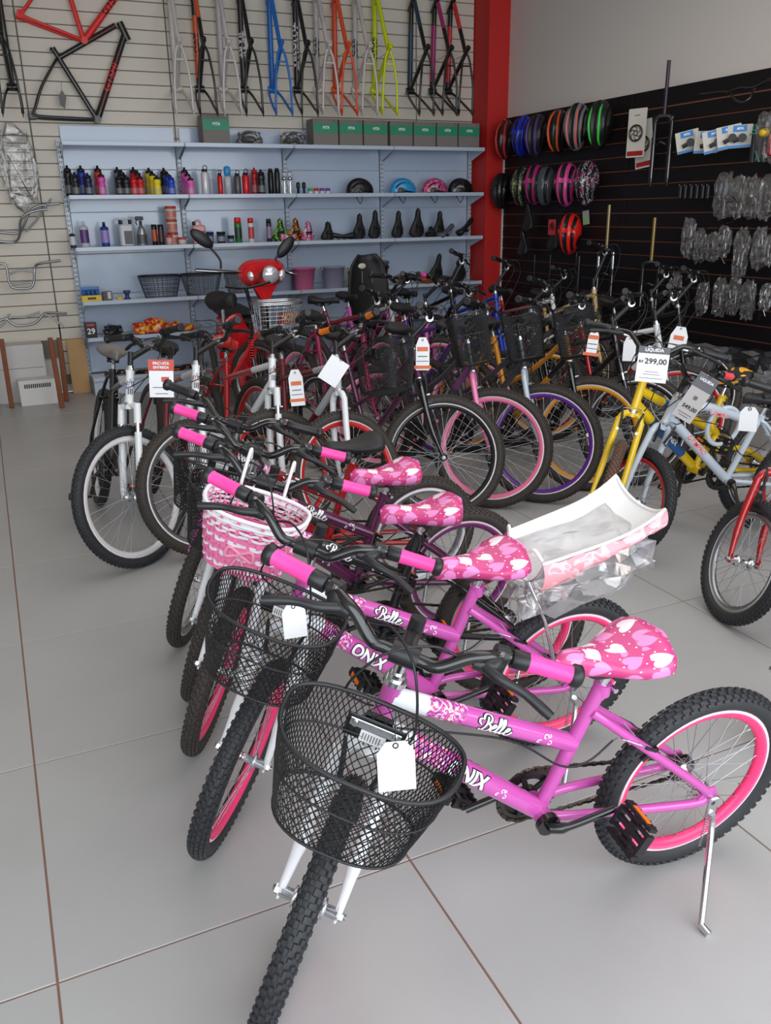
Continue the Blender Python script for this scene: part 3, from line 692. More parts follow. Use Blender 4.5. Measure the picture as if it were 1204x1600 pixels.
# ---------------- room ----------------
YB, XW, XL, YF, HC = 6.857, 5.15, -3.2, -3.4, 3.6
def floor_mat():
    m = bpy.data.materials.new('porcelain_tile'); m.use_nodes = True; nt = m.node_tree; b = nt.nodes['Principled BSDF']
    tc = nt.nodes.new('ShaderNodeTexCoord'); n = nt.nodes.new('ShaderNodeTexNoise'); n.inputs['Scale'].default_value = 1.6; n.inputs['Detail'].default_value = 6; n.inputs['Roughness'].default_value = .6
    nt.links.new(tc.outputs['Object'], n.inputs['Vector'])
    c = mixc(nt, n.outputs['Fac'], s2l((163, 162, 160))+(1,), s2l((182, 182, 181))+(1,)); nt.links.new(c, b.inputs['Base Color'])
    b.inputs['Roughness'].default_value = .36; b.inputs['Specular IOR Level'].default_value = .45; return m
MF = floor_mat(); MGR = mat('terracotta_grout', (140, 100, 84), .8)
def setp(o, label=None): o['kind'] = 'structure'; return o
fb_ = MB(); fb_.box(((XL+XW)/2, (YB+YF)/2, -.052), (XW-XL, YB-YF, .1)); floor = setp(build('floor', fb_, [MGR]))
tb = MB(); tb.rbox((0, 0, -.004), (TILE-.005, TILE-.005, .008), .0012); tmesh = tb.mesh('tile', [MF])
for i in range(-4, 7):
    for j in range(-3, 9):
        x0, x1 = max(i*TILE, XL), min((i+1)*TILE, XW); y0, y1 = j*TILE-.0, min((j+1)*TILE, YB)
        if x1-x0 < .05 or y1-y0 < .05: continue
        o = link('tile', tmesh, floor); o.location = ((x0+x1)/2, (y0+y1)/2, 0.001)
        o.scale = ((x1-x0-.005)/(TILE-.005), (y1-y0-.005)/(TILE-.005), 1)
MWL = mat('off_white_wall', (214, 208, 202), .85, bump=.05, nscale=300)
MSL = mat('cream_slatwall', (214, 206, 192), .5); MSG = mat('slat_groove', (120, 112, 102), .8)
MBS = mat('black_slatwall', (20, 16, 19), .5, spec=.25); MBG = mat('raw_fibreboard_groove', (134, 84, 62), .8)
MRD = mat('red_column_paint', (196, 34, 30), .55)
def wallbox(name, c, size, m): b_ = MB(); b_.box(c, size); return setp(build(name, b_, [m]))
wb = wallbox('wall_back', ((XL+XW)/2, YB+.07, HC/2), (XW-XL+.4, .1, HC), MWL)
wr = wallbox('wall_right', (XW+.09, (YB+YF)/2, HC/2), (.1, YB-YF, HC), MWL)
wallbox('wall_left', (XL-.05, (YB+YF)/2, HC/2), (.1, YB-YF, HC), MWL)
wallbox('ceiling', ((XL+XW)/2, (YB+YF)/2, HC+.05), (XW-XL+.2, YB-YF+.2, .1), MWL)
wallbox('wall_front', ((XL+XW)/2, YF-.05, HC-.2), (XW-XL, .1, .4), MWL)
wallbox('trim_1', ((4.95+XW)/2+.03, (6.541+YB)/2+.01, HC/2), (XW-4.95+.06, YB-6.541+.02, HC-.002), MRD)['label'] = 'red painted column in the back corner'
# white slat wall: boards with recessed joints
def board(w, h, d=.012):
    b_ = MB(); b_.rbox((0, 0, 0), (w, d, h), .0025); return b_
b_ = MB(); b_.box(((XL+4.95)/2, YB-.002, 1.95), (4.95-XL, .02, 3.25)); b_.box((.9, YB-.002, .35), (.56, .02, .55)); bk = setp(build('trim_2', b_, [MSG]))
cols = [(-1.88, -.62), (-.61, .625), (.632, 1.845), (1.852, 3.07), (3.077, 4.29), (4.297, 4.945)]
PIT = .1075
for ci, (x0, x1) in enumerate(cols):
    z = 3.55
    me = board(x1-x0-.004, PIT-.007).mesh('slat', [MSL])
    while z > (.46 if x1 < .7 else .12):
        o = link('slat', me, bk); o.location = ((x0+x1)/2, YB-.020, z); z -= PIT
# black slat wall
b_ = MB(); b_.box((XW+.030, (YF+6.541)/2, 1.215), (.02, 6.541-YF, 2.43)); bk2 = setp(build('trim_3', b_, [MBG]))
PB = .1125
for (y0, y1) in ((4.585, 6.52), (2.66, 4.58), (.73, 2.655), (-1.2, .725)):
    hs = [(2.435-.135/2-.0, .128)]+[(2.295-PB*(k+.5), PB-.009) for k in range(20)]
    for z, h in hs:
        me = cached(('bs', round(y1-y0, 2), h), lambda: (lambda q: (q.rbox((0, 0, 0), (.012, y1-y0-.004, h), .002), q.mesh('slat', [MBS]))[1])(MB()))
        o = link('slat', me, bk2); o.location = (XW+.014, (y0+y1)/2, z)
b_ = MB(); b_.box((XW+.012, 6.53, 1.21), (.03, .012, 2.42)); setp(build('trim_4', b_, [WHT]))

# ---------------- gondola shelving ----------------
MSH = mat('pale_blue_grey_steel', (186, 198, 214), .28, coat=.35); MSB = mat('pale_blue_grey_backpanel', (176, 190, 210), .22, coat=.5)
MHOLE = mat('slot_shadow_black', (30, 30, 34), .8)
XU = [.83, 1.85, 2.86, 3.88, 4.90]; ZS = [2.155, 1.73, 1.305, .848, .53, .17]; YSF = 6.49; YSB = 6.80
for i in range(4):
    root = thing('shelving_bay', ['leftmost pale blue steel shelving bay holding drink bottles and cleaning products', 'second steel shelving bay from the left, behind the red scooter', 'third steel shelving bay from the left holding buckets and saddles', 'rightmost steel shelving bay beside the red column'][i], 'shelf', ((XU[i]+XU[i+1])/2, 6.8, 0), 0, 'steel shelving bays along the back wall')
    w = XU[i+1]-XU[i]; cx = 0
    for j in range(6):
        p = MB(); p.rbox((0, .012, .17+j*.355+.1755), (w-.05, .008, .350), .002); build('back_panel', p, [MSB], root)
    for s_ in ((0, 1) if i == 0 else (1,)):
        p = MB(); xx = -w/2 if s_ == 0 else w/2; p.box((xx, 0, 1.09), (.034, .03, 2.18)); p.m = 1
        for q in range(52):
            for dx in (-.008, .008): p.box((xx+dx, -.0155, .12+q*.04), (.005, .002, .022))
        build('upright', p, [MSH, MHOLE], root)
    for j, z in enumerate(ZS):
        p = MB(); y1 = YSF-6.8; p.box((0, y1/2-.008, z-.012), (w-.006, abs(y1)-.016, .004)); p.rbox((0, y1+.004, z-.020), (w-.004, .012, .034), .002)
        sh = build('shelf', p, [MSH], root)
        for sx in (-1, 1):
            q = MB(); xx = sx*(w/2-.012); q.prism([(-.3, -.010), (-.3, -.035), (0, -.13), (0, -.010)], .003, Matrix.Translation((xx, -.018, z)) @ Matrix.Rotation(R(90), 4, 'Z')); build('bracket', q, [MSH], sh)
    p = MB(); p.rbox((0, -.14, .075), (w-.01, .3, .15), .003); build('base_plinth', p, [MSH], root)

def shelf_pt(px, k, dy=.12):
    """where pixel column px meets shelf k at depth dy behind the lip"""
    Y = YSF+dy; p = aty(px, 400, Y)
    lo, hi = 0, 1200
    for _ in range(30):
        m_ = (lo+hi)/2
        if aty(px, m_, Y).z > ZS[k]: lo = m_
        else: hi = m_
    return Vector((aty(px, m_, Y).x, Y, ZS[k]-.0095))
PXM = .00478    # metres per photo pixel at the shelf front
def lathe_thing(name, label, cat, loc, prof, mids, mats, group=None, n=14, cap=None, rz=0, tag=None):
    t_ = thing(name, label, cat, loc, rz, group)
    b_ = MB(); b_.lathe(prof, n, None, True, mids); build('body', b_, mats, t_)
    if cap: c_ = MB(); c_.lathe(cap[0], 12); build('cap', c_, [cap[1]], t_)
    if tag:
        c_ = MB()
        r_, z0, z1, mt = tag
        vs = [(r_*math.cos(a), r_*math.sin(a), z) for z in (z0, z1) for a in [R(-160+14*q) for q in range(11)]]
        c_.add(vs, [(q, q+1, q+12, q+11) for q in range(10)]); build('label', c_, [mt], t_)
    return t_
C_ = {}
def pm(rgb, rough=.35, **k): 
    key = 'paint_%02x%02x%02x_%d' % (rgb+(int(rough*100),)); return mat(key, rgb, rough, **k)
# drinking bottles: (px, depth, body colour, top colour, height, words)
def bottle(px, dy, rgb, cap_rgb, h, word, rr=.034):
    p = shelf_pt(px, 1, dy); m = pm(rgb); mc = pm(cap_rgb)
    lathe_thing('drinking_bottle', word, 'bottle', p, [(rr*.9, 0), (rr, .006), (rr, h*.42), (rr*.86, h*.5), (rr*.86, h*.56), (rr, h*.62), (rr*.98, h*.74), (rr*.8, h*.80)], [0]*7, [m], 'drinking bottles on the upper shelf',
        cap=([(rr*.86, h*.80), (rr*.86, h*.86), (rr*.6, h*.90), (rr*.28, h*.92), (rr*.3, h*.98), (rr*.2, h)], mc), tag=(rr*1.015, h*.1, h*.36, pm(tuple(min(255, int(v*.5+90)) for v in rgb))))
K_, H_ = (24, 24, 26), .235
bl = [(110, .2, K_, K_, .25, 'tall black drinking bottle at the far left end of the row'), (120, .07, (30, 30, 32), K_, .19, 'short black bottle with grey print in front of the tall black one'),
 (131, .2, (24, 50, 150), K_, .25, 'tall blue drinking bottle with black lid, second pile from left'), (140, .07, (30, 34, 60), K_, .185, 'short black and navy bottle before the tall blue one'),
 (157, .2, (214, 60, 36), K_, .25, 'tall orange red bottle with black lid behind the pink one'), (161, .07, (220, 80, 170), K_, .19, 'pink bottle with black lid before the orange red one'),
 (187, .22, (120, 120, 124), K_, .24, 'grey bottle with black lid at the back of the black pile'), (193, .14, K_, K_, .215, 'black bottle in the middle of the black pile'), (188, .05, (28, 28, 30), K_, .17, 'front left black bottle with white print'), (199, .05, (34, 34, 36), K_, .17, 'front right black bottle with white print'),
 (212, .22, (200, 30, 40), K_, .24, 'rearmost red bottle of the red pile'), (218, .13, (206, 34, 44), K_, .21, 'middle red bottle of the red pile'), (211, .05, (196, 28, 36), (180, 20, 28), .17, 'front left red bottle with red lid'), (221, .05, (190, 26, 34), K_, .17, 'front right red bottle with black print'),
 (236, .22, (232, 206, 30), K_, .235, 'rearmost yellow bottle of the yellow pile'), (241, .13, (236, 210, 30), K_, .205, 'middle yellow bottle of the yellow pile'), (247, .05, (238, 212, 34), K_, .165, 'front yellow bottle with black print'),
 (259, .22, (38, 38, 44), K_, .235, 'dark bottle behind the two blue bottles'), (264, .13, (30, 60, 170), K_, .2, 'middle blue bottle of the blue pile'), (269, .05, (34, 70, 190), (20, 40, 120), .165, 'front blue bottle with light print'),
 (291, .2, (226, 90, 176), K_, .24, 'rearmost pink bottle beside the shelf upright'), (295, .12, (228, 96, 180), K_, .2, 'middle pink bottle beside the shelf upright'), (299, .04, (230, 100, 182), K_, .155, 'front pink bottle beside the shelf upright'),
 (399, .2, (190, 34, 40), (190, 34, 40), .24, 'tall red bottle behind the black flask'), (409, .09, (30, 30, 32), K_, .22, 'black sports bottle in front of the tall red one')]
for a in bl: bottle(a[0], a[1], a[2], a[3], a[4], a[5], .036 if a[4] > .21 else .033)
def flask(px, dy, rgb, h, rr, word, metal=0.2, loop=True, k=1):
    p = shelf_pt(px, k, dy); m = pm(rgb, .3, metal=metal); t_ = lathe_thing('flask', word, 'flask', p, [(rr*.94, 0), (rr, .004), (rr, h*.84), (rr*.75, h*.9)], [0]*3, [m], 'metal flasks on the upper shelf', cap=([(rr*.72, h*.9), (rr*.72, h*.99), (rr*.5, h)], pm((20, 20, 22))))
    if loop:
        q = MB(); q.tube([(rr*.5*math.cos(a)+rr*.2, 0, h+.012+rr*.55*math.sin(a)) for a in [R(30*j) for j in range(12)]], .004, 6, closed=True); build('carry_loop', q, [BPL], t_)
flask(322, .1, (214, 214, 218), .22, .036, 'clear and white flask with black carry loop'); flask(345, .09, (196, 30, 36), .185, .024, 'small red metal flask with carry loop')
flask(372, .12, (92, 90, 90), .185, .032, 'dark grey metal flask with carry loop'); flask(385, .06, (206, 34, 40), .19, .034, 'bright red metal flask with carry loop')
flask(424, .15, (22, 22, 24), .23, .028, 'left one of the two plain black thermos flasks', 0, False); flask(434, .06, (20, 20, 22), .23, .027, 'right one of the two plain black thermos flasks', 0, False)
p = shelf_pt(357, 1, .08); t_ = lathe_thing('shaker_bottle', 'clear bottle with tall blue cap among the metal flasks', 'bottle', p, [(.03, 0), (.032, .15), (.02, .16)], [0, 0], [pm((190, 196, 200), .15)], cap=([(.03, .165), (.032, .2), (.03, .235), (.012, .245)], pm((50, 150, 214))))
for i, px in enumerate((445, 454)):
    p = shelf_pt(px, 1, .07); t_ = thing('bagged_bell', ['left', 'right'][i]+' one of the two chrome bells in clear plastic sleeves', 'bell', p, 0, 'bagged chrome bells')
    b_ = MB(); b_.tube([(0, 0, .0), (0, 0, .12)], .008, 8); b_.ell((0, 0, .14), .022, .022, .02); build('bell', b_, [CHR], t_)
    b_ = MB(); b_.rbox((0, 0, .1), (.05, .03, .2), .008); build('plastic_sleeve', b_, [M_BAG], t_)
for i, (px, c) in enumerate(((466, (24, 24, 26)), (475, (30, 60, 120)))):
    p = shelf_pt(px, 1, .06); t_ = lathe_thing('brush', ['small black knob headed brush standing beside the bells', 'small blue handled black brush beside the paint pots'][i], 'brush', p, [(.012, 0), (.012, .05), (.018, .06), (.018, .1), (.008, .108)], [0, 1, 1, 1], [pm(c), BPL])
for i, (px, c, dz) in enumerate(((485, (60, 170, 80), 0), (494, (210, 40, 40), 0), (503, (110, 70, 150), 0), (512, (100, 70, 160), 0))):
    p = shelf_pt(px, 1, .06); lathe_thing('paint_pot', ['green lidded', 'red lidded', 'left purple lidded', 'right purple lidded'][i]+' small white pot on the upper shelf', 'pot', p, [(.02, 0), (.022, .004), (.022, .03)], [0, 0], [pm((210, 206, 214))], 'small lidded pots', cap=([(.024, .03), (.024, .052), (.02, .055)], pm(c)))
# shelf of cleaning products (k = 2)
def jar(px, k, dy, rr, h, rgb, cap_rgb, word, cat='can', neck=1.0, lab=None, ch=.02, name=None):
    p = shelf_pt(px, k, dy); return lathe_thing(name or 'spray_can', word, cat, p, [(rr*.96, 0), (rr, .004), (rr, h*.86), (rr*neck, h*.93)], [0]*3, [pm(rgb, .3)], None, cap=([(rr*neck*.95, h*.93), (rr*neck*.95, h*.93+ch), (rr*neck*.7, h*.93+ch*1.15)], pm(cap_rgb)), tag=(rr*1.02, h*.2, h*.75, pm(lab)) if lab else None)
jar(115, 2, .1, .026, .13, (30, 40, 50), (220, 220, 222), 'small dark bottle with white nozzle at the left end', 'bottle', .35, (200, 205, 210), .03, 'oil_bottle')
jar(134, 2, .1, .038, .2, (190, 192, 196), (200, 200, 204), 'clear bottle with purple label', 'bottle', .4, (92, 60, 122), .03, 'cleaner_bottle')
jar(166, 2, .1, .036, .19, (40, 66, 140), (24, 24, 28), 'blue bottle with lilac label and black cap', 'bottle', .38, (150, 130, 200), .03, 'polish_bottle')
def jug(px, rgb, lab, w, h, word, caps):
    p = shelf_pt(px, 2, .1); t_ = thing('jug', word, 'jug', p); b_ = MB(); b_.rbox((0, 0, h*.42), (w, .08, h*.84), .012); b_.tube(crv([(-w*.3, 0, h*.82), (-w*.25, 0, h*1.0), (w*.1, 0, h*1.02), (w*.2, 0, h*.82)], 4), .01, 8); build('body', b_, [pm(rgb)], t_)
    b_ = MB(); b_.rbox((w*.12, -.041, h*.34), (w*.62, .003, h*.5), .001); build('label', b_, [pm(lab)], t_)
    b_ = MB()
    for cx in caps: b_.lathe([(.015, h*.84), (.017, h*.88), (.017, h*.98), (.013, h)], 12, Matrix.Translation((cx, 0, 0)))
    build('cap', b_, [BPL], t_)
jug(199, (196, 200, 206), (70, 66, 66), .115, .225, 'grey white jug with dark label and two black caps', (-.04, .04)); jug(312, (214, 150, 152), (120, 60, 60), .115, .2, 'pink jug with grey cap beside the stacked tubs', (-.04,))
p = shelf_pt(223, 2, .1); t_ = lathe_thing('spray_bottle', 'silver trigger spray bottle with black head', 'bottle', p, [(.044, 0), (.046, .01), (.044, .1), (.03, .15), (.014, .18)], [0]*4, [pm((170, 172, 176), .25, metal=.7)], tag=(.047, .02, .1, pm((80, 80, 84))))
b_ = MB(); b_.cyl((0, 0, .175), (0, 0, .215), .013, 10); b_.rbox((-.008, 0, .235), (.07, .024, .034), .006); b_.tube(crv([(-.03, 0, .225), (-.04, 0, .2), (-.03, 0, .18)], 3), .005, 6); build('trigger_head', b_, [BPL], t_)
jar(243, 2, .14, .026, .185, (22, 20, 22), (24, 22, 24), 'left black aerosol can with orange band', lab=(200, 90, 50), ch=.008); jar(253, 2, .06, .027, .185, (24, 20, 20), (24, 22, 24), 'right black aerosol can with orange band', lab=(60, 40, 36), ch=.008)
p = shelf_pt(271, 2, .14)
for i in range(3):
    lathe_thing('grease_tub', ['bottom', 'middle', 'top'][i]+' cream tub with red lid in the stack of three', 'tub', p+Vector((0, 0, .112*i)), [(.045, 0), (.048, .09)], [0], [pm((212, 196, 180))], 'stacked cream tubs', cap=([(.051, .09), (.051, .106), (.047, .111)], pm((196, 50, 44))), tag=(.0485, .02, .07, pm((196, 120, 110))))
lathe_thing('small_tub', 'small pale pink tub with red lid left of the two before the stack', 'tub', shelf_pt(265, 2, .035), [(.027, 0), (.029, .07)], [0], [pm((214, 170, 160))], cap=([(.031, .07), (.031, .084), (.028, .088)], pm((190, 60, 54))))
lathe_thing('small_tub', 'small squat white tub with red lid before the shelf upright', 'tub', shelf_pt(285, 2, .045), [(.034, 0), (.036, .05)], [0], [pm((216, 190, 180))], cap=([(.038, .05), (.038, .064), (.034, .068)], pm((196, 56, 50))))
for px, rr, h, c, w in ((329, .034, .09, (40, 66, 120), 'blue tub with dark lid'), (346, .04, .09, (44, 46, 52), 'dark tub with black lid and white print'), (361, .032, .055, (54, 56, 70), 'low dark blue tin beside the green spray can')):
    lathe_thing('product_tub', w, 'tub', shelf_pt(px, 2, .08), [(rr*.96, 0), (rr, h)], [0], [pm(c)], cap=([(rr*1.05, h), (rr*1.05, h+.014), (rr, h+.017)], pm((26, 28, 34))), tag=(rr*1.02, h*.25, h*.75, pm((120, 130, 150))))
jar(373, 2, .08, .034, .19, (40, 120, 50), (206, 40, 36), 'green and black spray can with bright red cap', lab=(30, 60, 34), ch=.045); jar(393, 2, .08, .029, .19, (206, 206, 210), (206, 40, 44), 'white and red spray can with red cap', lab=(190, 70, 74), ch=.04); jar(421, 2, .08, .024, .19, (40, 34, 48), (24, 22, 26), 'dark slim spray can beside the green patterned saddle', lab=(150, 120, 150), ch=.03)
# saddles on the shelves (standing on their tail, nose up) or lying
def blot(name, a, b, s=30): return blotch_mat(name, [a, b], s)
M_GB = blot('green_black_camouflage', (120, 196, 40), (20, 24, 16)); M_OB = blot('orange_black_camouflage', (230, 140, 20), (24, 18, 14)); M_PW = hearts_mat('pink_dotted_vinyl', s2l((206, 60, 130))+(1,), s2l((240, 170, 210))+(1,), s2l((240, 230, 236))+(1,), 40)
def loose_saddle(px, k, dy, mode, label, m=BMT, L=.26, wr=.085, rz=0, tilt=0, z=0):
    p = shelf_pt(px, k, dy); t_ = thing('bicycle_saddle', label, 'saddle', p, 0, None)
    if mode == 'up': M = Matrix.Rotation(R(rz), 4, 'Z') @ Matrix.Translation((0, 0, L*.385)) @ Matrix.Rotation(R(tilt), 4, 'Y') @ Matrix.Rotation(R(-90), 4, 'Z') @ Matrix.Rotation(R(-78), 4, 'Y') 
    else: M = Matrix.Translation((0, 0, .062+z)) @ Matrix.Rotation(R(rz), 4, 'Z') @ Matrix.Rotation(R(tilt), 4, 'Y')
    s_ = link('cushion', cached(('sad', m.name, L, wr), lambda: saddle_mesh(L, wr, .024, m, .05)), t_, M); link('saddle_rails', cached('rails', rails_mesh), s_); return t_
loose_saddle(437, 2, .14, 'up', 'green and black patterned saddle standing on its tail', M_GB, .22); loose_saddle(461, 2, .14, 'up', 'orange and black patterned saddle standing on its tail', M_OB, .22); loose_saddle(480, 2, .08, 'up', 'pink dotted small saddle standing on its tail', M_PW, .19, .07)
loose_saddle(449, 2, .04, 'flat', 'pink and black small saddle lying flat before the patterned ones', M_PW, .17, .06, 20)
loose_saddle(511, 2, .1, 'up', 'smallest black saddle standing, left of the flat wrapped one', BMT, .18, .075)
loose_saddle(541, 2, .05, 'flat', 'black saddle lying flat in clear wrap on the middle shelf', BPL, .25, .07, 176); loose_saddle(560, 2, .16, 'up', 'black saddle standing behind the flat wrapped one', BMT, .25, .075)
loose_saddle(584, 2, .12, 'up', 'tall slim black saddle standing left of the third upright', BMT, .28, .07); loose_saddle(620, 2, .12, 'up', 'slim black saddle standing right of the third upright', BMT, .27, .068); loose_saddle(650, 2, .1, 'up', 'widest black saddle standing on the middle shelf', BMT, .29, .09)
loose_saddle(684, 2, .16, 'up', 'black saddle standing behind the plastic wrapped one', BMT, .26, .07); loose_saddle(672, 2, .1, 'flat', 'black and red saddle tipped on its side', BPL, .2, .06, 60, -20); loose_saddle(692, 2, .05, 'flat', 'grey plastic wrapped saddle tilted upwards', mat('grey_wrap', (90, 92, 96), .2), .24, .07, 10, -28); loose_saddle(722, 2, .07, 'flat', 'black saddle leaning steeply at the right end of the middle shelf', BPL, .25, .06, 6, -38, .03)
loose_saddle(628, 3, .08, 'flat', 'wide black saddle lying flat beside the black bucket', BMT, .2, .09, 90); loose_saddle(664, 3, .06, 'flat', 'brown wide saddle seen from behind', mat('brown_leather', (134, 70, 36), .45), .22, .11, 90, -10, .01)
loose_saddle(680, 3, .15, 'up', 'black saddle standing behind the brown one', BMT, .3, .09, 0, 8); loose_saddle(716, 3, .12, 'up', 'black saddle standing at the right end of the lower shelf', BMT, .29, .085); loose_saddle(706, 3, .05, 'flat', 'black saddle lying flat before the standing one at the right end', BMT, .22, .08, 150)
# helmets
def helmet_mesh(c1, c2, ribs=5, L=.135, Wd=.095, Hh=.12):
    """shell with long vents running front to back; vents are cut deep and dark"""
    mb = MB(); nu, nv = 28, 30; vs = []; bands = {3: [(-.36, -.20), (.20, .36)], 4: [(-.50, -.34), (-.10, .10), (.34, .50)], 5: [(-.56, -.44), (-.26, -.12), (.12, .26), (.44, .56)]}.get(min(ribs, 5))
    if ribs > 5: bands = [(-.66, -.54), (-.40, -.26), (-.12, .12), (.26, .40), (.54, .66)]
    def vent(lon, lat):
        k = lat/90; return any(a < k < b for a, b in bands) and (-78 < lon < -18 or -8 < lon < 68 or (ribs > 5 and -78 < lon < 70)) and abs(lat) < 72
    for v in range(nv+1):
        lat = -88+176*v/nv
        for u in range(nu+1):
            lon = -100+200*u/nu; d = .88 if vent(lon, lat) else 1; a, b = R(lon), R(lat)
            vs.append(Vector((L*math.sin(a)*math.cos(b)**.8*(1.08 if a < 0 else 1), Wd*math.sin(b)*(1-.28*max(0, math.sin(a))), Hh*math.cos(a)*math.cos(b)))*d)
    mb.add(vs, [])
    for v in range(nv):
        for u in range(nu):
            lon = -100+200*(u+.5)/nu; lat = -88+176*(v+.5)/nv; w_ = nu+1
            mb.f.append((v*w_+u, v*w_+u+1, (v+1)*w_+u+1, (v+1)*w_+u)); mb.mi.append(1 if vent(lon, lat) or abs(lat) > 87 else 0); mb.sm.append(True)
    # lining
    mb.m = 1; mb.ell((0, 0, -.002), L*.86, Wd*.86, Hh*.86, 20, 8, zmin=-.1)
    return mb.mesh('shell', [c1, c2])
def strap_mesh():
    mb = MB()
    for s in (-1, 1): mb.tube(crv([(.04, s*.085, 0), (0, s*.07, -.06), (-.01, s*.02, -.11), (-.01, 0, -.115)], 5), .004, 5); mb.tube([(-.06, s*.08, 0), (0, s*.07, -.06)], .003, 5)
    return mb.mesh('strap', [BPL])
def helmet(loc, rot, label, c1, c2=None, ribs=5, sc_=1.0, group='helmets'):
    t_ = thing('helmet', label, 'helmet', loc, 0, group); t_.rotation_euler = rot; c2 = c2 or BPL
    s_ = link('shell', helmet_mesh(c1, c2, ribs), t_); s_.scale = (sc_,)*3
    q = link('strap', cached('strap', strap_mesh), t_); q.scale = (sc_,)*3; return t_
for px, m, w, rz in ((561, pm((26, 24, 24), .4), 'matt black helmet alone on the upper shelf', 0), (628, pm((50, 150, 210), .3), 'light blue helmet in clear wrap on the upper shelf', 0), (678, blotch_mat('pink_print_helmet', [(190, 50, 110), (230, 120, 150), (90, 50, 100)], 22), 'pink patterned helmet on the upper shelf', 0), (718, pm((28, 28, 30), .15), 'glossy black helmet at the right end of the upper shelf', 0)):
    p = shelf_pt(px, 1, .13); helmet(p+Vector((0, 0, .028)), (0, 0, R(rz+180)), w, m, group='helmets on the upper shelf')
# green and grey boxes and black bags on top
def text_obj(name, txt, size, M, m, parent, shear=0, bold=0):
    v, f = text_mesh(txt, size, shear, bold); b_ = MB(); b_.smooth = False; b_.add([(x, 0, y) for x, y in v], f); return build(name, b_, [m], parent, M)
MGRN = pm((36, 140, 104), .45); MCRD = pm((124, 118, 112), .7)
for i, (a, b) in enumerate(((317, 360), (489, 529), (530, 567), (568, 606), (609, 645), (646, 681), (682, 715), (716, 749))):
    xa, xb = aty(a, 215, 6.55).x, aty(b, 215, 6.55).x; w = xb-xa-.008; h = .245 if i == 0 else .235
    t_ = thing('cardboard_box', ('green banded grey box standing alone atop the shelves' if i == 0 else ['', 'first', 'second', 'third', 'fourth', 'fifth', 'sixth', 'seventh'][i]+' green banded box from the left in the row of seven atop the shelves'), 'box', ((xa+xb)/2, 6.64, ZS[0]-.0095), 0, 'green banded boxes on top of the shelves')
    q = MB(); q.rbox((0, 0, h/2), (w, .18, h), .002); build('carton', q, [MCRD], t_)
    q = MB(); q.box((0, -.0905, h*.66), (w-.004, .002, h*.36)); build('green_band', q, [MGRN], t_); text_obj('lettering', 'MTA', .034, Matrix.Translation((0, -.0922, h*.68)), TXW, t_, .3, .001)
    q = MB(); q.box((w*.36, -.0905, h*.92), (.022, .002, .022)); build('size_sticker', q, [PGR], t_)
def crumple(mb_size, seed, amp=.02, n=9):
    rnd = random.Random(seed); w, d, h = mb_size; bm = bmesh.new(); bmesh.ops.create_icosphere(bm, subdivisions=3, radius=1)
    ph = [rnd.uniform(0, 6.28) for _ in range(6)]
    for v in bm.verts:
        c = v.co; k = 1+.16*math.sin(7*c.x+ph[0])*math.sin(6*c.z+ph[1])+.10*math.sin(13*c.y+ph[2]+4*c.x)+rnd.uniform(-.07, .07)
        f = lambda q: math.copysign(abs(q)**.6, q)
        v.co = Vector((f(c.x)*w/2*k, f(c.y)*d/2*k, f(c.z)*h/2*k))
    me = bpy.data.meshes.new('bag'); bm.to_mesh(me); bm.free(); return me
def bagthing(name, label, cat, loc, size, seed, film, inner=None, rz=0, group=None, roty=0):
    t_ = thing(name, label, cat, loc, rz, group); t_.rotation_euler = (0, roty, rz)
    me = crumple(size, seed); me.materials.append(film); b = link('plastic_bag', me, t_)
    if inner: inner(t_)
    return t_
def tube_bundle(t_):
    q = MB()
    q.ell((0, .02, -.012), .075, .03, .035)
    for j in range(5): q.tube([(.075*math.cos(a)+.004*j, -.02+.01*j, .045*math.sin(a)) for a in [R(24*k) for k in range(15)]], .008, 6, closed=True)
    build('inner_tube_bundle', q, [RUB], t_)
for px, s in ((390, 3), (458, 4)):
    p = shelf_pt(px, 0, .14); bagthing('bagged_inner_tubes', ['left', 'right'][s-3]+' one of the two black bundles in clear plastic on top of the shelves', 'bag', p+Vector((0, 0, .062)), (.21, .14, .115), s, M_BAG, tube_bundle, group='bagged bundles on top of the shelves')
# lower shelves: box, baskets, buckets
def carton(loc, size, m, label, name='cardboard_box', txt=None, rz=0, tm=TXW, ts=.03, kids=()):
    t_ = thing(name, label, 'box', loc, rz); q = MB(); q.rbox((0, 0, size[2]/2), size, .002); build('carton', q, [m], t_)
    for (c, s_, mm) in kids: q = MB(); q.box(c, s_); build('panel', q, [mm], t_)
    if txt: text_obj('lettering', txt, ts, Matrix.Translation((0, -size[1]/2-.002, size[2]*.42)), tm, t_, 0, .001)
    return t_
p = shelf_pt(143, 3, .08); carton(p, (.165, .1, .055), pm((226, 190, 30)), 'open yellow display box with blue cans inside', kids=((((0, .045, .085)), (.165, .004, .08), pm((70, 120, 180))), ((-.0, -.052, .03), (.07, .002, .02), pm((60, 50, 20)))))
for j in range(4): lathe_thing('blue_tin', ['first', 'second', 'third', 'fourth'][j]+' small blue tin from the left in the yellow display box', 'tin', p+Vector((-.055+j*.036, -.0, .052)), [(.015, 0), (.015, .05)], [0], [pm((36, 90, 170))], 'blue tins in the yellow box', n=10)
carton(shelf_pt(168, 3, .1), (.08, .07, .08), pm((60, 62, 70)), 'small grey and white box beside the yellow display box', 'product_box', kids=(((.015, -.036, .045), (.03, .002, .06), pm((200, 196, 180))),))
carton(shelf_pt(187, 3, .06), (.045, .04, .03), pm((214, 170, 40)), 'tiny yellow box before the blue knob', 'small_box')
lathe_thing('cable_spool', 'small blue spool on the lower shelf', 'spool', shelf_pt(199, 3, .1), [(.03, 0), (.03, .012), (.02, .015), (.02, .05), (.032, .055), (.032, .08)], [0]*5, [pm((50, 66, 110))])
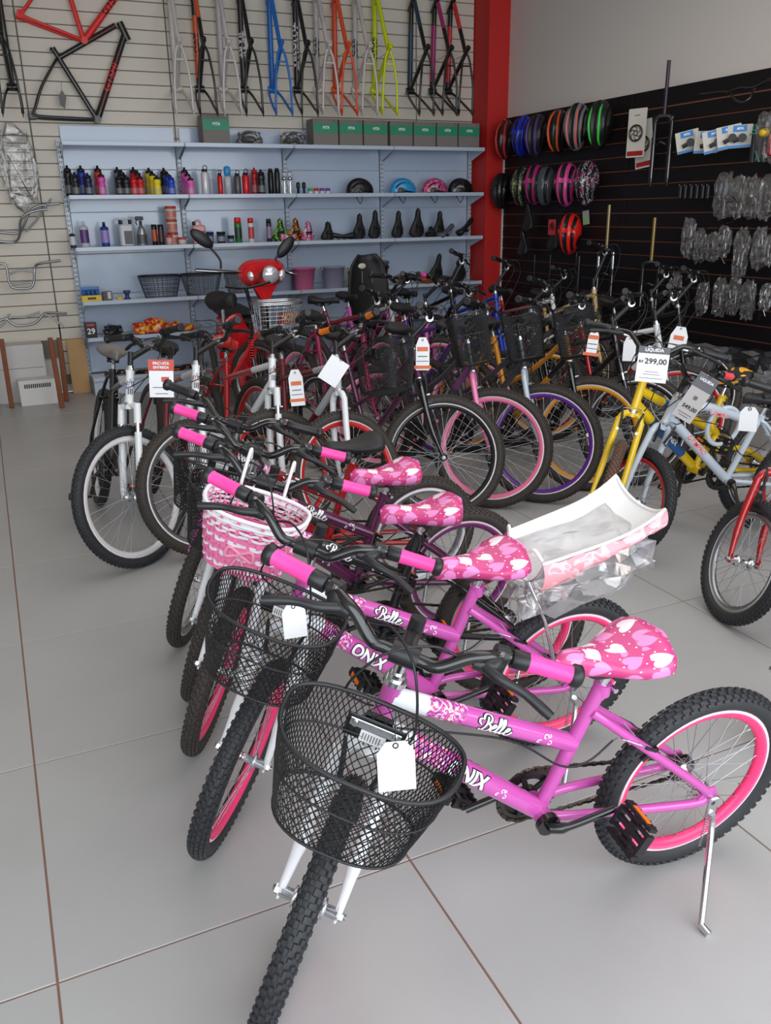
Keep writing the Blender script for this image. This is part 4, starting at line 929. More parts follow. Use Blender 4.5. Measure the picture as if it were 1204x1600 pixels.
def wire_basket(px, k, dy, label, m, vertical=True, w=.19, h=.19, closed=False):
    p = shelf_pt(px, k, dy); t_ = thing('wire_basket', label, 'basket', p+Vector((0, 0, h+.004)), 0, None)
    q = MB(); N = 44; dp = .115
    P = lambda a, v: Vector((w*(1-.26*v)*math.copysign(abs(math.cos(a))**.7, math.cos(a)), dp*(1-.26*v)*math.copysign(abs(math.sin(a))**.7, math.sin(a)), -h*v))
    for i in range(N): q.tube([P(2*math.pi*i/N, 0), P(2*math.pi*i/N, 1)], .0018 if vertical else .0012, 4, False)
    for v in ([0.0, .2, .4, .6, .8, 1.0] if vertical else [j/16 for j in range(17)]): q.tube([P(2*math.pi*i/32, v) for i in range(32)], .0022 if vertical else .0012, 4, closed=True)
    for j in range(-5, 6): q.tube([(j*.025, -dp*.7, -h), (j*.025, dp*.7, -h)], .0015, 4)
    build('wire_mesh', q, [m], t_); q = MB(); q.tube([P(2*math.pi*i/40, 0) for i in range(40)], .007, 8, closed=True); q.tube([P(2*math.pi*i/40, .07) for i in range(40)], .003, 6, closed=True); build('rim', q, [m], t_)
    return t_
wire_basket(252, 3, .11, 'black upright wire bicycle basket on the lower shelf', BPL)
wire_basket(316, 3, .11, 'black fine mesh basket behind the scooter mirror', BPL, False); wire_basket(372, 3, .12, 'black fine mesh basket behind the scooter headlight', BPL, False, .12)
def bucket(px, k, dy, label, m, w=.115, h=.2, ring=None):
    p = shelf_pt(px, k, dy); t_ = thing('bucket', label, 'bucket', p, 0, None); q = MB()
    q.lathe([(w*.78, 0), (w*.8, .004), (w, h), (w*1.05, h), (w*1.05, h+.008), (w*.97, h+.008), (w*.75, .01)], 28); build('body', q, [m], t_)
    for s in (-1, 1): q = MB(); q.rbox((s*w*1.05, 0, h-.01), (.02, .035, .03), .004); build('handle_lug', q, [m], t_)
    return t_
bucket(440, 3, .12, 'clear greyish bucket behind the right scooter mirror', pm((150, 160, 184), .25)); bucket(475, 3, .12, 'pink translucent bucket left of the lilac one', pm((214, 110, 156), .25)); bucket(521, 3, .12, 'lilac grey bucket beside the pink one', pm((154, 152, 178), .25))
bucket(588, 3, .13, 'black bucket with a clear rim on top', pm((24, 24, 26), .3), .125, .19); bucket(588, 3, .131, 'clear bucket nested in the black one', pm((120, 122, 130), .2), .128, .235)
carton(shelf_pt(551, 3, .1), (.09, .06, .19), blotch_mat('yellow_pink_print', [(220, 220, 60), (220, 150, 140), (90, 70, 60)], 14), 'yellow and pink printed package behind the child seat', 'printed_package')
# shelf with number box and packets
t_ = carton(shelf_pt(143, 4, .1), (.1, .07, .135), pm((22, 20, 22)), 'black box with a large white number 29', 'tyre_tube_box', '29', 0, TXW, .07, kids=(((0, -.036, .115), (.07, .002, .02), pm((190, 50, 60))),))
bagthing('packet', 'black wrapped packet beside the number box', 'packet', shelf_pt(178, 4, .1)+Vector((0, 0, .05)), (.16, .12, .09), 9, pm((30, 28, 30), .2))
MPK = blotch_mat('red_orange_packet_print', [(200, 30, 26), (226, 110, 30), (230, 180, 40)], 16, .25); MPB = blotch_mat('blue_white_packet_print', [(30, 50, 150), (210, 214, 220), (60, 80, 170)], 18, .2)
for j, (px, sx, sz, w, mm, rz) in enumerate(((222, .14, .10, 'leftmost red and yellow snack-like packet', MPK, .1), (243, .18, .13, 'tallest red packet in the middle of the red pile', MPK, -.1), (268, .17, .09, 'flat orange packet right of the tallest red one', MPK, .2), (290, .16, .06, 'rightmost orange packet of the red pile', MPK, 0),
    (372, .13, .1, 'left blue and white packet behind the scooter', MPB, .1), (396, .14, .09, 'right blue and white packet behind the scooter', MPB, -.2), (452, .2, .11, 'orange packet seen through the chrome basket', MPK, 0), (495, .16, .09, 'orange packet right of the chrome basket', MPK, 0))):
    bagthing('printed_packet', w, 'packet', shelf_pt(px, 4, .1+.03*(j % 2))+Vector((0, 0, sz/2+.002)), (sx, .13, sz), 20+j, mm, rz=rz, group='printed packets on the lower shelf')
# bottom shelf: pedals and reflectors
for j, px in enumerate((172, 186, 200, 214, 228, 242, 256, 270, 284, 300, 316)):
    p = shelf_pt(px, 5, .08+.05*(j % 3)); t_ = thing('loose_pedal', ['leftmost','second','third','fourth','fifth','middle','seventh','eighth','ninth','tenth','rightmost'][j]+' black pedal with amber reflectors, counted from the left on the bottom shelf', 'pedal', p+Vector((0, 0, .015)), .6*j, 'loose pedals on the bottom shelf'); link('pedal_body', cached('pedal', pedal_mesh), t_)
# ---------------- frames hung on the white slat wall ----------------
def frame_only(t_, M, c1, c2, acc, txt=None, tm=TXW, side=(1, -1)):
    """axle at the origin, x forward, z up"""
    bb = Vector((.42, 0, -.03)); sj = Vector((.225, 0, .36)); stp = Vector((.205, 0, .41)); h1 = Vector((.705, 0, .46)); h0 = Vector((.665, 0, .57))
    q = MB(); q.m = 0
    split_tube(q, bb, h1+Vector((-.02, 0, .03)), .023, .021, [(0, .12, 0), (.12, .8, 2), (.8, 1, 0)], 12)
    split_tube(q, sj+Vector((.01, 0, -.01)), h0+Vector((-.01, 0, -.01)), .0165, .018, [(0, .45, 0), (.45, .95, 2)], 12)
    q.m = 0; q.tube([h1, h0], .023, 14); q.tube([bb, stp], .0165, 12); q.tube([stp-Vector((0, 0, .02)), stp], .019, 12); q.m = 1
    for s in (-1, 1):
        q.tube(crv([sj+Vector((0, s*.012, -.01)), sj+Vector((-.04, s*.035, -.06)), Vector((.09, s*.058, .17)), Vector((.03, s*.064, .05)), Vector((0, s*.065, 0))], 5), .009, 8)
        q.tube(crv([bb+Vector((-.02, s*.03, 0)), bb+Vector((-.12, s*.05, .005)), Vector((.08, s*.064, -.012)), Vector((0, s*.066, 0))], 5), .010, 8)
        q.prism([(-.02, -.02), (.03, -.02), (.03, .01), (.0, .03), (-.02, .02)], .006, Matrix.Translation((0, s*.066, 0)))
    q.cyl(sj+Vector((-.05, -.045, -.08)), sj+Vector((-.05, .045, -.08)), .006, 8)
    q.m = 0; q.cyl(bb+Vector((0, -.036, 0)), bb+Vector((0, .036, 0)), .024, 16)
    fo = build('tubing', q, [c1, c2, acc], t_, M)
    if txt:
        X = shp_text(txt, .07, .1, .0012); lettering(fo, 'lettering', [(X, {TXW: 0, RED: 3, TXB: 1, POR: 5}[tm], h1+Vector((-.02, 0, .03)), bb, .021, .023, .0006, .5, side, .1)])
th_ = math.atan2(.75, .66)
RM = Matrix(((0, 1, 0), (-.75, 0, .66), (.66, 0, .75))).to_4x4()       # bike x,z -> wall coordinates: up = (.66,.75)
RM = Matrix(((0, 1.12, 0, 0), (1.05, 0, -.646, 0), (.646, 0, 1.05, 0), (0, 0, 0, 1)))
W2 = pm((206, 200, 198), .35); BK2 = mat('satin_black_frame', (24, 23, 26), .3, coat=.3); NEO = pm((214, 226, 20), .35); ORG = pm((230, 84, 40), .35); SKY = pm((30, 110, 200), .35)
for (px, a, b, c, w, txt, tm) in ((20, BK2, BK2, BK2, 'black bicycle frame hanging at the far left edge', None, None),
    (289, W2, W2, W2, 'cream white bicycle frame, leftmost of the hanging row', None, None), (326, BK2, BK2, pm((214, 90, 40)), 'black bicycle frame with orange upper tubes', 'XTR', TXB),
    (364, W2, W2, pm((196, 190, 196)), 'white bicycle frame between the black and orange and the plain black frames', None, None), (398, BK2, BK2, BK2, 'plain black bicycle frame left of the bright blue one', 'TRAIL', TXW),
    (444, SKY, SKY, SKY, 'bright blue bicycle frame hanging on the white wall', None, None), (484, BK2, BK2, BK2, 'black bicycle frame with white lettering right of the blue one', 'ABSOLUT', TXW),
    (517, W2, W2, pm((190, 188, 190)), 'white bicycle frame with black marks left of the orange one', 'GTS', TXB), (546, ORG, ORG, ORG, 'orange bicycle frame hanging between two white ones', None, None),
    (578, W2, W2, pm((196, 194, 196)), 'white bicycle frame with black marks between the orange and neon ones', 'GTS', TXB), (609, NEO, NEO, NEO, 'neon yellow bicycle frame hanging on the white wall', 'GIOS', TXB),
    (666, BK2, BK2, pm((40, 60, 80)), 'black bicycle frame with dull blue upper tube, left of the magenta one', None, None), (702, BK2, BK2, pm((170, 40, 110)), 'black and magenta bicycle frame', None, None), (727, BK2, BK2, pm((206, 50, 56)), 'black and coral red bicycle frame nearest the red column', None, None)):
    y0 = 176; p = aty(px, y0, 6.36)
    t_ = thing('frameset', w, 'bicycle frame', p, R(-6), 'bicycle frames hung on the white slat wall')
    frame_only(t_, RM, a, b, c, txt, tm or TXW)
    q = MB(); q.tube([(0, .41, .50), (0, .0, .51), (0, -.06, .55)], .004, 6); build('wall_hook', q, [CHR], t_)
# two frames lying flat against the wall
def flat_frame(pa, pb, label, c, acc, txt, tm):
    A = aty(pa[0], pa[1], 6.76); B = aty(pb[0], pb[1], 6.76); d = (B-A); an = math.atan2(d.z, d.x)+math.atan2(.03, .42); sc_ = d.length/.421
    t_ = thing('frameset', label, 'bicycle frame', A, 0, None)
    M = Matrix.Rotation(-an, 4, 'Y') @ Matrix.Diagonal((sc_, 1, sc_, 1))
    frame_only(t_, M, c, c, acc, txt, tm, (-1,)); return t_
flat_frame((50, 181), (152, 187), 'black bicycle frame with red lettering lying flat against the white slat wall', BK2, pm((60, 20, 24)), 'GTSHI', RED)
flat_frame((30, 24), (131, 64), 'bright red bicycle frame cut off by the top of the picture', pm((226, 44, 40)), pm((226, 44, 40)), 'GTS', TXB)
q = MB(); q.prism([(-.028, -.06), (.006, -.09), (.028, .0), (.0, .06), (-.03, .01)], .003); q.tube([(0, 0, .06), (.004, 0, .12)], .0015, 4); t_ = build('hang_tag', q, [BK2]); t_.location = aty(98, 152, 6.72); t_['label'] = 'small black card tag hanging inside the black and red frame'; t_['category'] = 'tag'
# bagged rack and chrome handlebars at the left
def rack_in(t_):
    q = MB(); q.tube(crv([(-.09, -.02, -.2), (-.1, -.02, .2), (-.06, -.02, .25), (.06, -.02, .25), (.1, -.02, .2), (.09, -.02, -.2), (-.09, -.02, -.2)], 5), .006, 6)
    for j in range(6): q.tube([(-.098, -.02, -.16+j*.07), (.098, -.02, -.16+j*.07)], .004, 6)
    q.tube([(-.08, -.04, .1), (.05, -.06, -.22)], .005, 6); build('wire_rack', q, [STL], t_)
bagthing('bagged_luggage_rack', 'dark wire luggage rack in clear plastic hanging left of the shelves', 'luggage rack', aty(30, 262, 6.76), (.27, .1, .62), 41, M_BAG, rack_in)
def hbar(label, path, m=ALU, r_=.011, Y=6.76, cross=None, cat='handlebar'):
    P = [aty(x, y, Y-dz) for x, y, dz in path]; o0 = P[len(P)//2].copy(); q = MB(); q.tube(crv([p-o0 for p in P], 6), r_, 10)
    for cr in (cross or []): q.tube([aty(x, y, Y-dz)-o0 for x, y, dz in cr], r_*.8, 8)
    o = build('loose_handlebar', q, [m], label=label, cat=cat); o.location = o0; return o
hbar('chrome high rise handlebar hanging left, tilted, topmost of the chrome bars', [(-10, 376, 0), (22, 378, 0), (31, 366, .05), (32, 345, .1), (44, 333, .12), (62, 328, .12), (74, 327, .12)], ALU)
hbar('second chrome handlebar crossing behind the topmost one', [(-10, 362, .0), (28, 364, .0), (38, 350, .03), (46, 332, .05), (60, 322, .06), (92, 318, .06)], ALU, cross=[[(40, 362, .02), (56, 345, .04), (80, 310, .08)]])
hbar('chrome low handlebar with cross brace in the middle of the left wall', [(-12, 413, .1), (8, 414, .1), (14, 440, .1), (22, 450, .1), (46, 450, .1), (53, 440, .1), (54, 420, .1), (62, 412, .06), (94, 407, .02)], ALU, cross=[[(10, 430, .1), (30, 422, .12), (52, 424, .1)], [(14, 445, .1), (48, 441, .1)]])
hbar('lowest chrome handlebar above the wooden table legs', [(-10, 506, .1), (8, 498, .1), (18, 505, .1), (30, 509, .1), (54, 505, .1), (66, 493, .1), (74, 489, .08), (104, 490, .04)], ALU, cross=[[(70, 490, .1), (86, 500, .12), (100, 510, .14)], [(15, 490, .1), (6, 505, .1), (-4, 515, .1)], [(18, 496, .08), (40, 496, .06), (62, 488, .08)]])
# wooden legs and cartons under the board
MWD = mat('brown_wood', (128, 68, 34), .55, noise=.3, nscale=12)
t_ = thing('wooden_trestle', 'brown wooden trestle legs standing under the white slat board', 'trestle', (.3, 6.42, 0))
for (a, b, c, d, dy) in ((2, 530, 17, 627, 0), (92, 528, 103, 618, -.05), (78, 528, 92, 600, .22)):
    A = aty(a, b, 6.35-dy); B = aty(c, d, 6.35-dy); B.z = .003; q = MB(); Lg = (A-B).length; M = (A-B).to_track_quat('Z', 'Y').to_matrix(); q.rbox((A+B)/2-t_.location, (.055, .04, Lg), .004, M); build('leg', q, [MWD], t_)
MCW = mat('white_carton', (206, 204, 202), .6)
carton((.24, 6.68, 0), (.42, .26, .50), MCW, 'tall white carton standing behind the trestle leg', kids=(((.0, -.131, .3), (.38, .002, .004), PGR),))
t_ = carton((.35, 6.45, .0), (.30, .18, .22), pm((222, 220, 216), .6), 'low white carton with black stripes of print in front of the tall one', kids=tuple(((-.10+j*.017, -.091, .17), (.011, .002, .035), TXB) for j in range(13)))
carton((-.12, 6.62, 0), (.25, .3, .36), MCW, 'grey white carton at the left edge under the board')
q = MB(); q.rbox((0, 0, .25), (.16, .02, .50), .004); o = build('wooden_board', q, [mat('pale_timber', (190, 150, 100), .6)]); o.location = (.74, 6.72, .001); o['label'] = 'pale timber board leaning between trestle and shelves'; o['category'] = 'board'

# ---------------- goods on the black wall ----------------
XH = XW-.10
def on_wall(px, py, dx=0): return atx(px, py, XH-dx)
HR = lambda tilt=0, yaw=0: (R(0+tilt), R(-78), R(yaw))           # crown turned to the room, front down
def whelmet(px, py, label, c1, c2=None, ribs=6, sc_=1.0, tilt=0, dx=0.0, c3=None):
    p = on_wall(px, py, dx); t_ = thing('helmet', label, 'helmet', p, 0, 'helmets hung on the black slat wall')
    Mx = Matrix(((0, 0, -1), (0, 1, 0), (-1, 0, 0))).transposed().to_4x4()      # crown -> -x (room), front -> down
    t_.matrix_basis = Matrix.Translation(p) @ Matrix.Rotation(R(32), 4, 'Z') @ Matrix.Rotation(R(tilt), 4, 'X') @ Matrix.Diagonal((1, 1, 1, 1)) @ Matrix(((0, 0, -1, 0), (0, 1, 0, 0), (1, 0, 0, 0), (0, 0, 0, 1))) @ Matrix.Rotation(math.pi, 4, 'Z')
    sc_ *= 1.18; s_ = link('shell', helmet_mesh(c1, c2 or BPL, ribs), t_); s_.scale = (sc_*1.12, sc_, sc_); q = link('strap', cached('strap', strap_mesh), t_); q.scale = (sc_,)*3
    if c3:
        q = MB()
        for s in (-1, 1): q.tube(crv([(.165, s*.020, .02), (.11, s*.034, .104), (0, s*.044, .138), (-.11, s*.038, .108), (-.18, s*.024, .03)], 6), [.004]+[.011]*23+[.004], 8)
        build('coloured_rib', q, [c3], t_)
    return t_
g_ = pm((120, 122, 124), .3)
whelmet(790, 220, 'black helmet with red stripes nearest the red column, top row', pm((60, 26, 28), .25), None, 5, 1, 0, 0, pm((200, 50, 50)))
whelmet(816, 214, 'royal blue helmet in the top row', pm((26, 50, 190), .22), None, 5, 1.0, 4)
whelmet(838, 214, 'black helmet with purple rib in the top row', pm((40, 38, 44), .25), None, 7, 1.02, 0, .03, pm((92, 60, 140)))
whelmet(872, 207, 'black helmet with orange ribs in the top row', pm((34, 32, 32), .3), None, 5, 1, 0, 0, pm((226, 90, 36)))
whelmet(901, 200, 'silver grey helmet with coral rib in the top row', g_, None, 8, 1.05, 0, .03, pm((220, 110, 110)))
whelmet(936, 197, 'black helmet with bright green ribs, last of the top row', pm((30, 32, 32), .25), None, 7, 1.05, 0, 0, pm((60, 210, 70)))
whelmet(783, 300, 'small black helmet overlapping the red column, second row', BK2, None, 4, .95)
whelmet(815, 293, 'dark helmet with yellow and blue scribble print, second row', blotch_mat('scribble_print', [(40, 46, 60), (70, 90, 120), (170, 170, 60), (30, 34, 40)], 30, .2), None, 4, 1.0)
whelmet(836, 290, 'magenta helmet behind the grey one, second row', pm((200, 50, 130), .25), None, 4, 1.0, 0, -.02)
whelmet(852, 292, 'dark grey glossy helmet before the magenta one, second row', pm((70, 76, 80), .15), None, 3, .95, 0, .05)
whelmet(885, 290, 'bright pink helmet alone in the second row', pm((220, 70, 150), .25), None, 4, 1.02)
whelmet(916, 288, 'black helmet with magenta base and white stripes, second row', blotch_mat('striped_print', [(26, 26, 30), (200, 200, 206), (30, 30, 34), (150, 30, 90)], 26, .2), None, 5, 1.0)
whelmet(890, 367, 'glossy bright red helmet below the second row', pm((230, 36, 30), .18), BK2, 4, 1.0)
def wall_saddle(px, py, label, m=BMT, L=.27):
    p = on_wall(px, py); t_ = thing('bicycle_saddle', label, 'saddle', p, 0, None)
    M = Matrix(((0, 0, -1, 0), (0, 1, 0, 0), (1, 0, 0, 0), (0, 0, 0, 1))); s_ = link('cushion', cached(('sad', m.name, L, .085), lambda: saddle_mesh(L, .085, .024, m, .05)), t_, M); link('saddle_rails', cached('rails', rails_mesh), s_)
wall_saddle(822, 345, 'black saddle hanging below the scribble print helmet'); wall_saddle(814, 385, 'black saddle hanging lower beside the red column', BPL, .25); wall_saddle(861, 375, 'black saddle hanging left of the red helmet')
def card(px, py, w, h, label, parts, tilt=0, dx=0, txt=None, group=None, name='hang_card', base=PAP, cat='card', rz=-75):
    p = on_wall(px, py, dx); t_ = thing(name, label, cat, p, 0, group); t_.rotation_euler = (0, R(tilt), R(rz))
    q = MB(); q.rbox((0, 0, 0), (w, .004, h), .001); build('card', q, [base], t_)
    for c, s_, m in parts: q = MB(); q.rbox((c[0], -.004-(.01 if s_[1] > .01 else 0), c[1]), (s_[0], s_[1], s_[2]), .001); build('print' if s_[1] < .01 else 'product', q, [m], t_)
    if txt: text_obj('lettering', txt, h*.14, Matrix.Translation((0, -.0065, h*.33)), TXW, t_, .2, .001)
    return t_
card(862, 355, .09, .14, 'red and white card behind the hanging black saddle', (((0, .0), (.07, .003, .06), RED),), base=pm((200, 60, 60))); card(915, 340, .07, .12, 'grey green card behind the red helmet', (((0, -.02), (.05, .003, .05), pm((120, 180, 90))),), -8, -.05, base=pm((150, 158, 160)))
MCB = pm((30, 130, 210), .4); CRM = pm((206, 202, 192), .6)
for px, py, dx, tl, w in ((1074, 221, .03, 12, 'leftmost blue and cream product card, tilted'), (1103, 222, -.01, 0, 'blue card half hidden between the first two product cards'), (1117, 220, .05, 12, 'second tilted blue and cream product card from the left'), (1139, 214, .02, 10, 'third blue and cream product card, partly covered'), (1155, 213, -.02, 2, 'rightmost blue and cream product card')):
    t_ = card(px, py, .165, .15, w, (((0, .05), (.09, .003, .04), MCB), ((0, -.065), (.16, .003, .016), MCB)), -tl, dx+.03, 'MTA', 'blue and cream product cards', base=CRM, rz=-48)
    q = MB(); q.cyl((.02, -.01, -.012), (.02, -.035, -.012), .028, 16); q.cyl((-.04, -.018, -.03), (.02, -.018, -.012), .014, 10); build('bell_lamp', q, [BPL], t_)
def disc_in(t_):
    q = MB(); q.tube([(.058*math.cos(a), -.012, .058*math.sin(a)) for a in [R(15*k) for k in range(24)]], .007, 6, closed=True); q.tube([(.018*math.cos(a), -.012, .018*math.sin(a)) for a in [R(30*k) for k in range(12)]], .004, 6, closed=True)
    for k in range(6): a = R(60*k); q.tube(crv([(.018*math.cos(a), -.012, .018*math.sin(a)), (.04*math.cos(a+.35), -.012, .04*math.sin(a+.35)), (.056*math.cos(a+.9), -.012, .056*math.sin(a+.9))], 3), .003, 5)
    o = build('printed_brake_disc', q, [STL], t_)
for px, py, w, dx, s in ((994, 208, 'front cream card with a brake disc and red band, in film', .05, 1), (1005, 225, 'rear cream card with a brake disc hanging lower behind the front one', -.02, 1)):
    t_ = card(px, py, .17, .36, w, (((0, -.15), (.15, .003, .035), RED), ((0, .13), (.05, .003, .006), PGR)), 0 if dx > 0 else -8, dx, None, None, 'brake_disc_card', CRM); disc_in(t_)
# forks hanging with steerer up
def wfork(px, y0, y1, label, st_m, leg_m, n=0, open_=.06, dx=.03):
    A = on_wall(px, y0, dx); B = on_wall(px, y1, dx); H = A.z-B.z; t_ = thing('suspension_fork', label, 'fork', (A.x, A.y, B.z), 0, 'forks hung on the black wall'); t_.rotation_euler = (0, 0, R(-60))
    q = MB(); q.cyl((0, 0, H*.56), (0, 0, H), .0145, 12); build('steerer', q, [st_m], t_)
    q = MB(); q.tube(crv([(-.065, 0, H*.52), (-.04, 0, H*.56), (.04, 0, H*.56), (.065, 0, H*.52)], 4), .02, 10)
    q.tube([(-.03, -.0, H*.34), (0, -.03, H*.36), (.03, 0, H*.34)], .012, 8)
    build('crown', q, [BK2], t_)
    for s in (-1, 1):
        q = MB(); q.cyl((s*.065, 0, H*.34), (s*.065, 0, H*.56), .0145, 12); q.m = 1; q.tube([(s*.065, 0, 0), (s*.065, 0, .04), (s*.065, 0, H*.40)], [.010, .018, .02], 12); build('leg', q, [CHR if n else leg_m, BK2], t_)
        q = MB(); q.tube([(s*.065+.008, -.019, .06), (s*.065+.008, -.019, H*.34)], .0022, 4); build('white_stripe', q, [TXW], t_)
wfork(1045, 94, 290, 'black suspension fork with purple steerer reaching above the black wall', pm((46, 26, 50), .3), BK2); wfork(952, 320, 485, 'black suspension fork with brass coloured steerer below the helmets', pm((150, 132, 96), .35, metal=.6), CHR, 1); wfork(1023, 340, 500, 'black fork with golden steerer right of the brass one', pm((140, 118, 70), .35, metal=.6), BK2)
wfork(905, 400, 540, 'short chrome stanchion fork behind the handlebars', BK2, CHR, 1)
for i, (px, y0, y1) in enumerate(((831, 398, 500), (854, 398, 520), (893, 395, 530))):
    A = on_wall(px, y0); B = on_wall(px, y1); q = MB(); q.cyl((0, 0, 0), (0, 0, A.z-B.z), .009, 8); o = build('seat_post_tube', q, [BLK], label='black seat post tube hanging, %s of three below the saddles' % ['leftmost', 'middle', 'rightmost'][i], cat='seat post', group='hanging seat posts'); o.location = B
# flat bar at the top right
def xbar(label, path, m, r_): 
    P = [atx(x, y, XH-dz) for x, y, dz in path]; o0 = P[len(P)//2].copy(); q = MB(); q.tube(crv([p-o0 for p in P], 6), r_, 8); o = build('loose_handlebar', q, [m], label=label, cat='handlebar'); o.location = o0
xbar('thin black riser handlebar hanging at the top right of the black wall', [(1093, 148, 0), (1135, 144, 0), (1148, 156, .06), (1160, 160, .08), (1172, 152, .06), (1180, 138, .0), (1215, 122, 0)], STL, .008)
xbar('second thin black handlebar behind the top right one', [(1135, 145, .02), (1155, 138, .02), (1178, 136, .02), (1215, 116, 0)], STL, .007)
# accessories: small hanging tools, green accented multitool and packs
for i, px in enumerate((1063, 1071, 1080, 1089, 1098, 1106)):
    p = on_wall(px, 300); t_ = thing('pump_clip', ['leftmost', 'second', 'third', 'fourth', 'fifth', 'rightmost'][i]+' of six small black accessories hanging in a row left of the bags', 'accessory', p, 0, 'small black accessories on hooks'); q = MB(); q.rbox((0, 0, 0), (.03, .03, .10), .006); q.tube([(0, 0, .05), (.03, 0, .06), (.08, 0, .06)], .003, 6); build('body', q, [BPL], t_); q = MB(); q.cyl((-.02, 0, .05), (-.014, 0, .05), .006, 8); build('rivet', q, [CHR], t_)
MTQ = pm((30, 170, 140), .4); p = on_wall(1178, 222); t_ = thing('grip_pair', 'black grips with turquoise trim left of the right edge pack', 'grips', p); q = MB(); q.cyl((0, 0, -.13), (0, .0, .09), .022, 12); q.cyl((0, -.05, -.1), (0, -.045, .08), .02, 12); build('grip', q, [BPL], t_)
q = MB(); q.tube([(-.02, .03, .05), (-.02, -.05, .055)], .005, 6); q.tube([(-.02, -.04, -.06), (-.02, -.08, -.13)], .006, 6); q.tube([(-.02, .018*math.cos(a)-.01, .09+.018*math.sin(a)) for a in [R(30*k) for k in range(12)]], .004, 6, closed=True); build('turquoise_trim', q, [MTQ], t_)
t_ = bagthing('accessory_pack', 'clear pack with yellow and red contents at the right edge', 'pack', on_wall(1196, 215), (.08, .14, .3), 55, M_BAG)
q = MB(); q.ell((-.02, 0, .03), .03, .04, .03); build('yellow_bell', q, [YEL], t_); q = MB(); q.rbox((0, -.05, -.05), (.03, .05, .14), .01); build('red_light', q, [RED], t_)
# bags of derailleurs, brakes and pedals
def parts_in(seed):
    def f(t_):
        rnd = random.Random(seed); q = MB()
        for j in range(4): 
            a = Vector((rnd.uniform(-.02, .02), rnd.uniform(-.04, .04), rnd.uniform(-.11, .0))); b = a+Vector((rnd.uniform(-.02, .02), rnd.uniform(-.04, .04), rnd.uniform(-.06, .06))); q.tube([a, b], rnd.uniform(.006, .014), 6)
        q.m = 1
        for j in range(3):
            a = Vector((rnd.uniform(-.03, .0), rnd.uniform(-.04, .04), rnd.uniform(-.11, .06))); q.tube([a, a+Vector((0, rnd.uniform(-.03, .03), rnd.uniform(-.07, .07)))], .004, 6)
        build('metal_part', q, [STL, CHR], t_)
        q = MB(); q.tube([(.01, 0, .13), (.08, 0, .14)], .003, 6); build('hook', q, [CHR], t_)
    return f
bags = [(1130, 305, .16, .30, 'leftmost bag of the upper bag row, hanging low'), (1152, 307, .12, .27, 'second bag of the upper bag row'), (1174, 308, .13, .27, 'third bag of the upper bag row'), (1197, 310, .12, .26, 'rightmost bag of the upper bag row'),
        (1075, 372, .11, .28, 'leftmost bag of the middle bag row with a flat top edge'), (1094, 385, .11, .22, 'second bag of the middle bag row'), (1113, 386, .10, .2, 'third bag of the middle bag row'), (1131, 378, .11, .2, 'fourth bag of the middle bag row'), (1157, 396, .11, .32, 'longest bag of the middle bag row'), (1185, 388, .10, .27, 'right of the longest one in the middle row'), (1200, 392, .08, .2, 'rightmost of the middle row'),
        (1054, 450, .10, .24, 'leftmost bag of the lower bag row behind the cables'), (1097, 466, .10, .24, 'second bag of the lower bag row'), (1124, 465, .11, .26, 'third bag of the lower bag row'), (1146, 463, .10, .25, 'fourth bag of the lower bag row'), (1168, 470, .10, .27, 'fifth bag of the lower bag row'), (1196, 465, .08, .18, 'rightmost bag of the lower bag row')]
for i, (px, py, w, h, l) in enumerate(bags):
    bagthing('bagged_bicycle_part', 'clear bag of metal parts, '+l.replace('bag of', 'of').replace('bag row', 'bag row'), 'bag', on_wall(px, py), (.06, w, h), 60+i, M_BAG, parts_in(90+i), group='bagged parts on the black wall')
# grey wrapped saddles / bags on the low ledge behind the bicycles
MWG = mat('grey_plastic_wrap', (110, 110, 112), .22, bump=.6, nscale=30)
for i, (px, py, w, h, l) in enumerate(((1110, 560, .42, .17, 'left grey plastic wrapped bundle low before the black wall'), (1170, 575, .38, .24, 'large black plastic wrapped bundle low at the right'), (1195, 600, .30, .2, 'lowest grey wrapped bundle at the right edge'))):
    bagthing('wrapped_bundle', l, 'bundle', atx(px, py, 4.85), (.3, w, h), 80+i, MWG if i != 1 else mat('black_plastic_wrap', (40, 40, 42), .2, bump=.6, nscale=30))
q = MB(); q.rbox((0, 0, .21), (.4, 2.2, .42), .01); o = build('storage_box', q, [pm((150, 146, 142), .6)]); o.location = (4.85, 2.9, .001); o['label'] = 'long low grey storage box along the black wall under the wrapped bundles'; o['category'] = 'box'
YPOS = (3.563, 1.456, 182.5, 44); SPOS = (3.60, 1.27, 169, 98); RPOS = (3.499, .674, 180, 73)
# ---------------- the bicycles of the shop ----------------
KID['fine'] = True
KID['ped_a'] = 1.1; KID['crank_a'] = math.pi*.90
BK1 = dict(wt=.185, dt=.155, h=.235, z=None)
def B_(**k): return k
GK = 'row of small pink handled bicycles'
RIM = (mat('hot_pink_rim', (255, 60, 120), .35), mat('pale_pink_brake_track', (240, 214, 222), .35))
bkt = dict(wt=.150, dt=.116, h=.205, tp=.82, N=84, rows=16, x=.212, z=.545, tilt=.23, r_=.00115)
b1, M1, i1 = make_bike('childs_bicycle', 'magenta small bicycle nearest the camera with black mesh basket and blank tag', GK, KID, (1.438, -.275), R(-8), R(175.5), R(56.8), (MAG, WHT, RIM[0], RIM[1], RUB, PNK), saddle=M_HEART, sad_w=.098, pad=.062, stand=True, basket=dict(bkt))
b2, M2, i2 = make_bike('childs_bicycle', 'second magenta bicycle from the front with a white doll seat behind its saddle', GK, KID, (1.451, .269), R(-8.5), R(176.5), R(55), (MAG, WHT, RIM[0], RIM[1], RUB, PNK), saddle=M_HEART, sad_w=.098, pad=.062, stand=True, basket=dict(bkt))
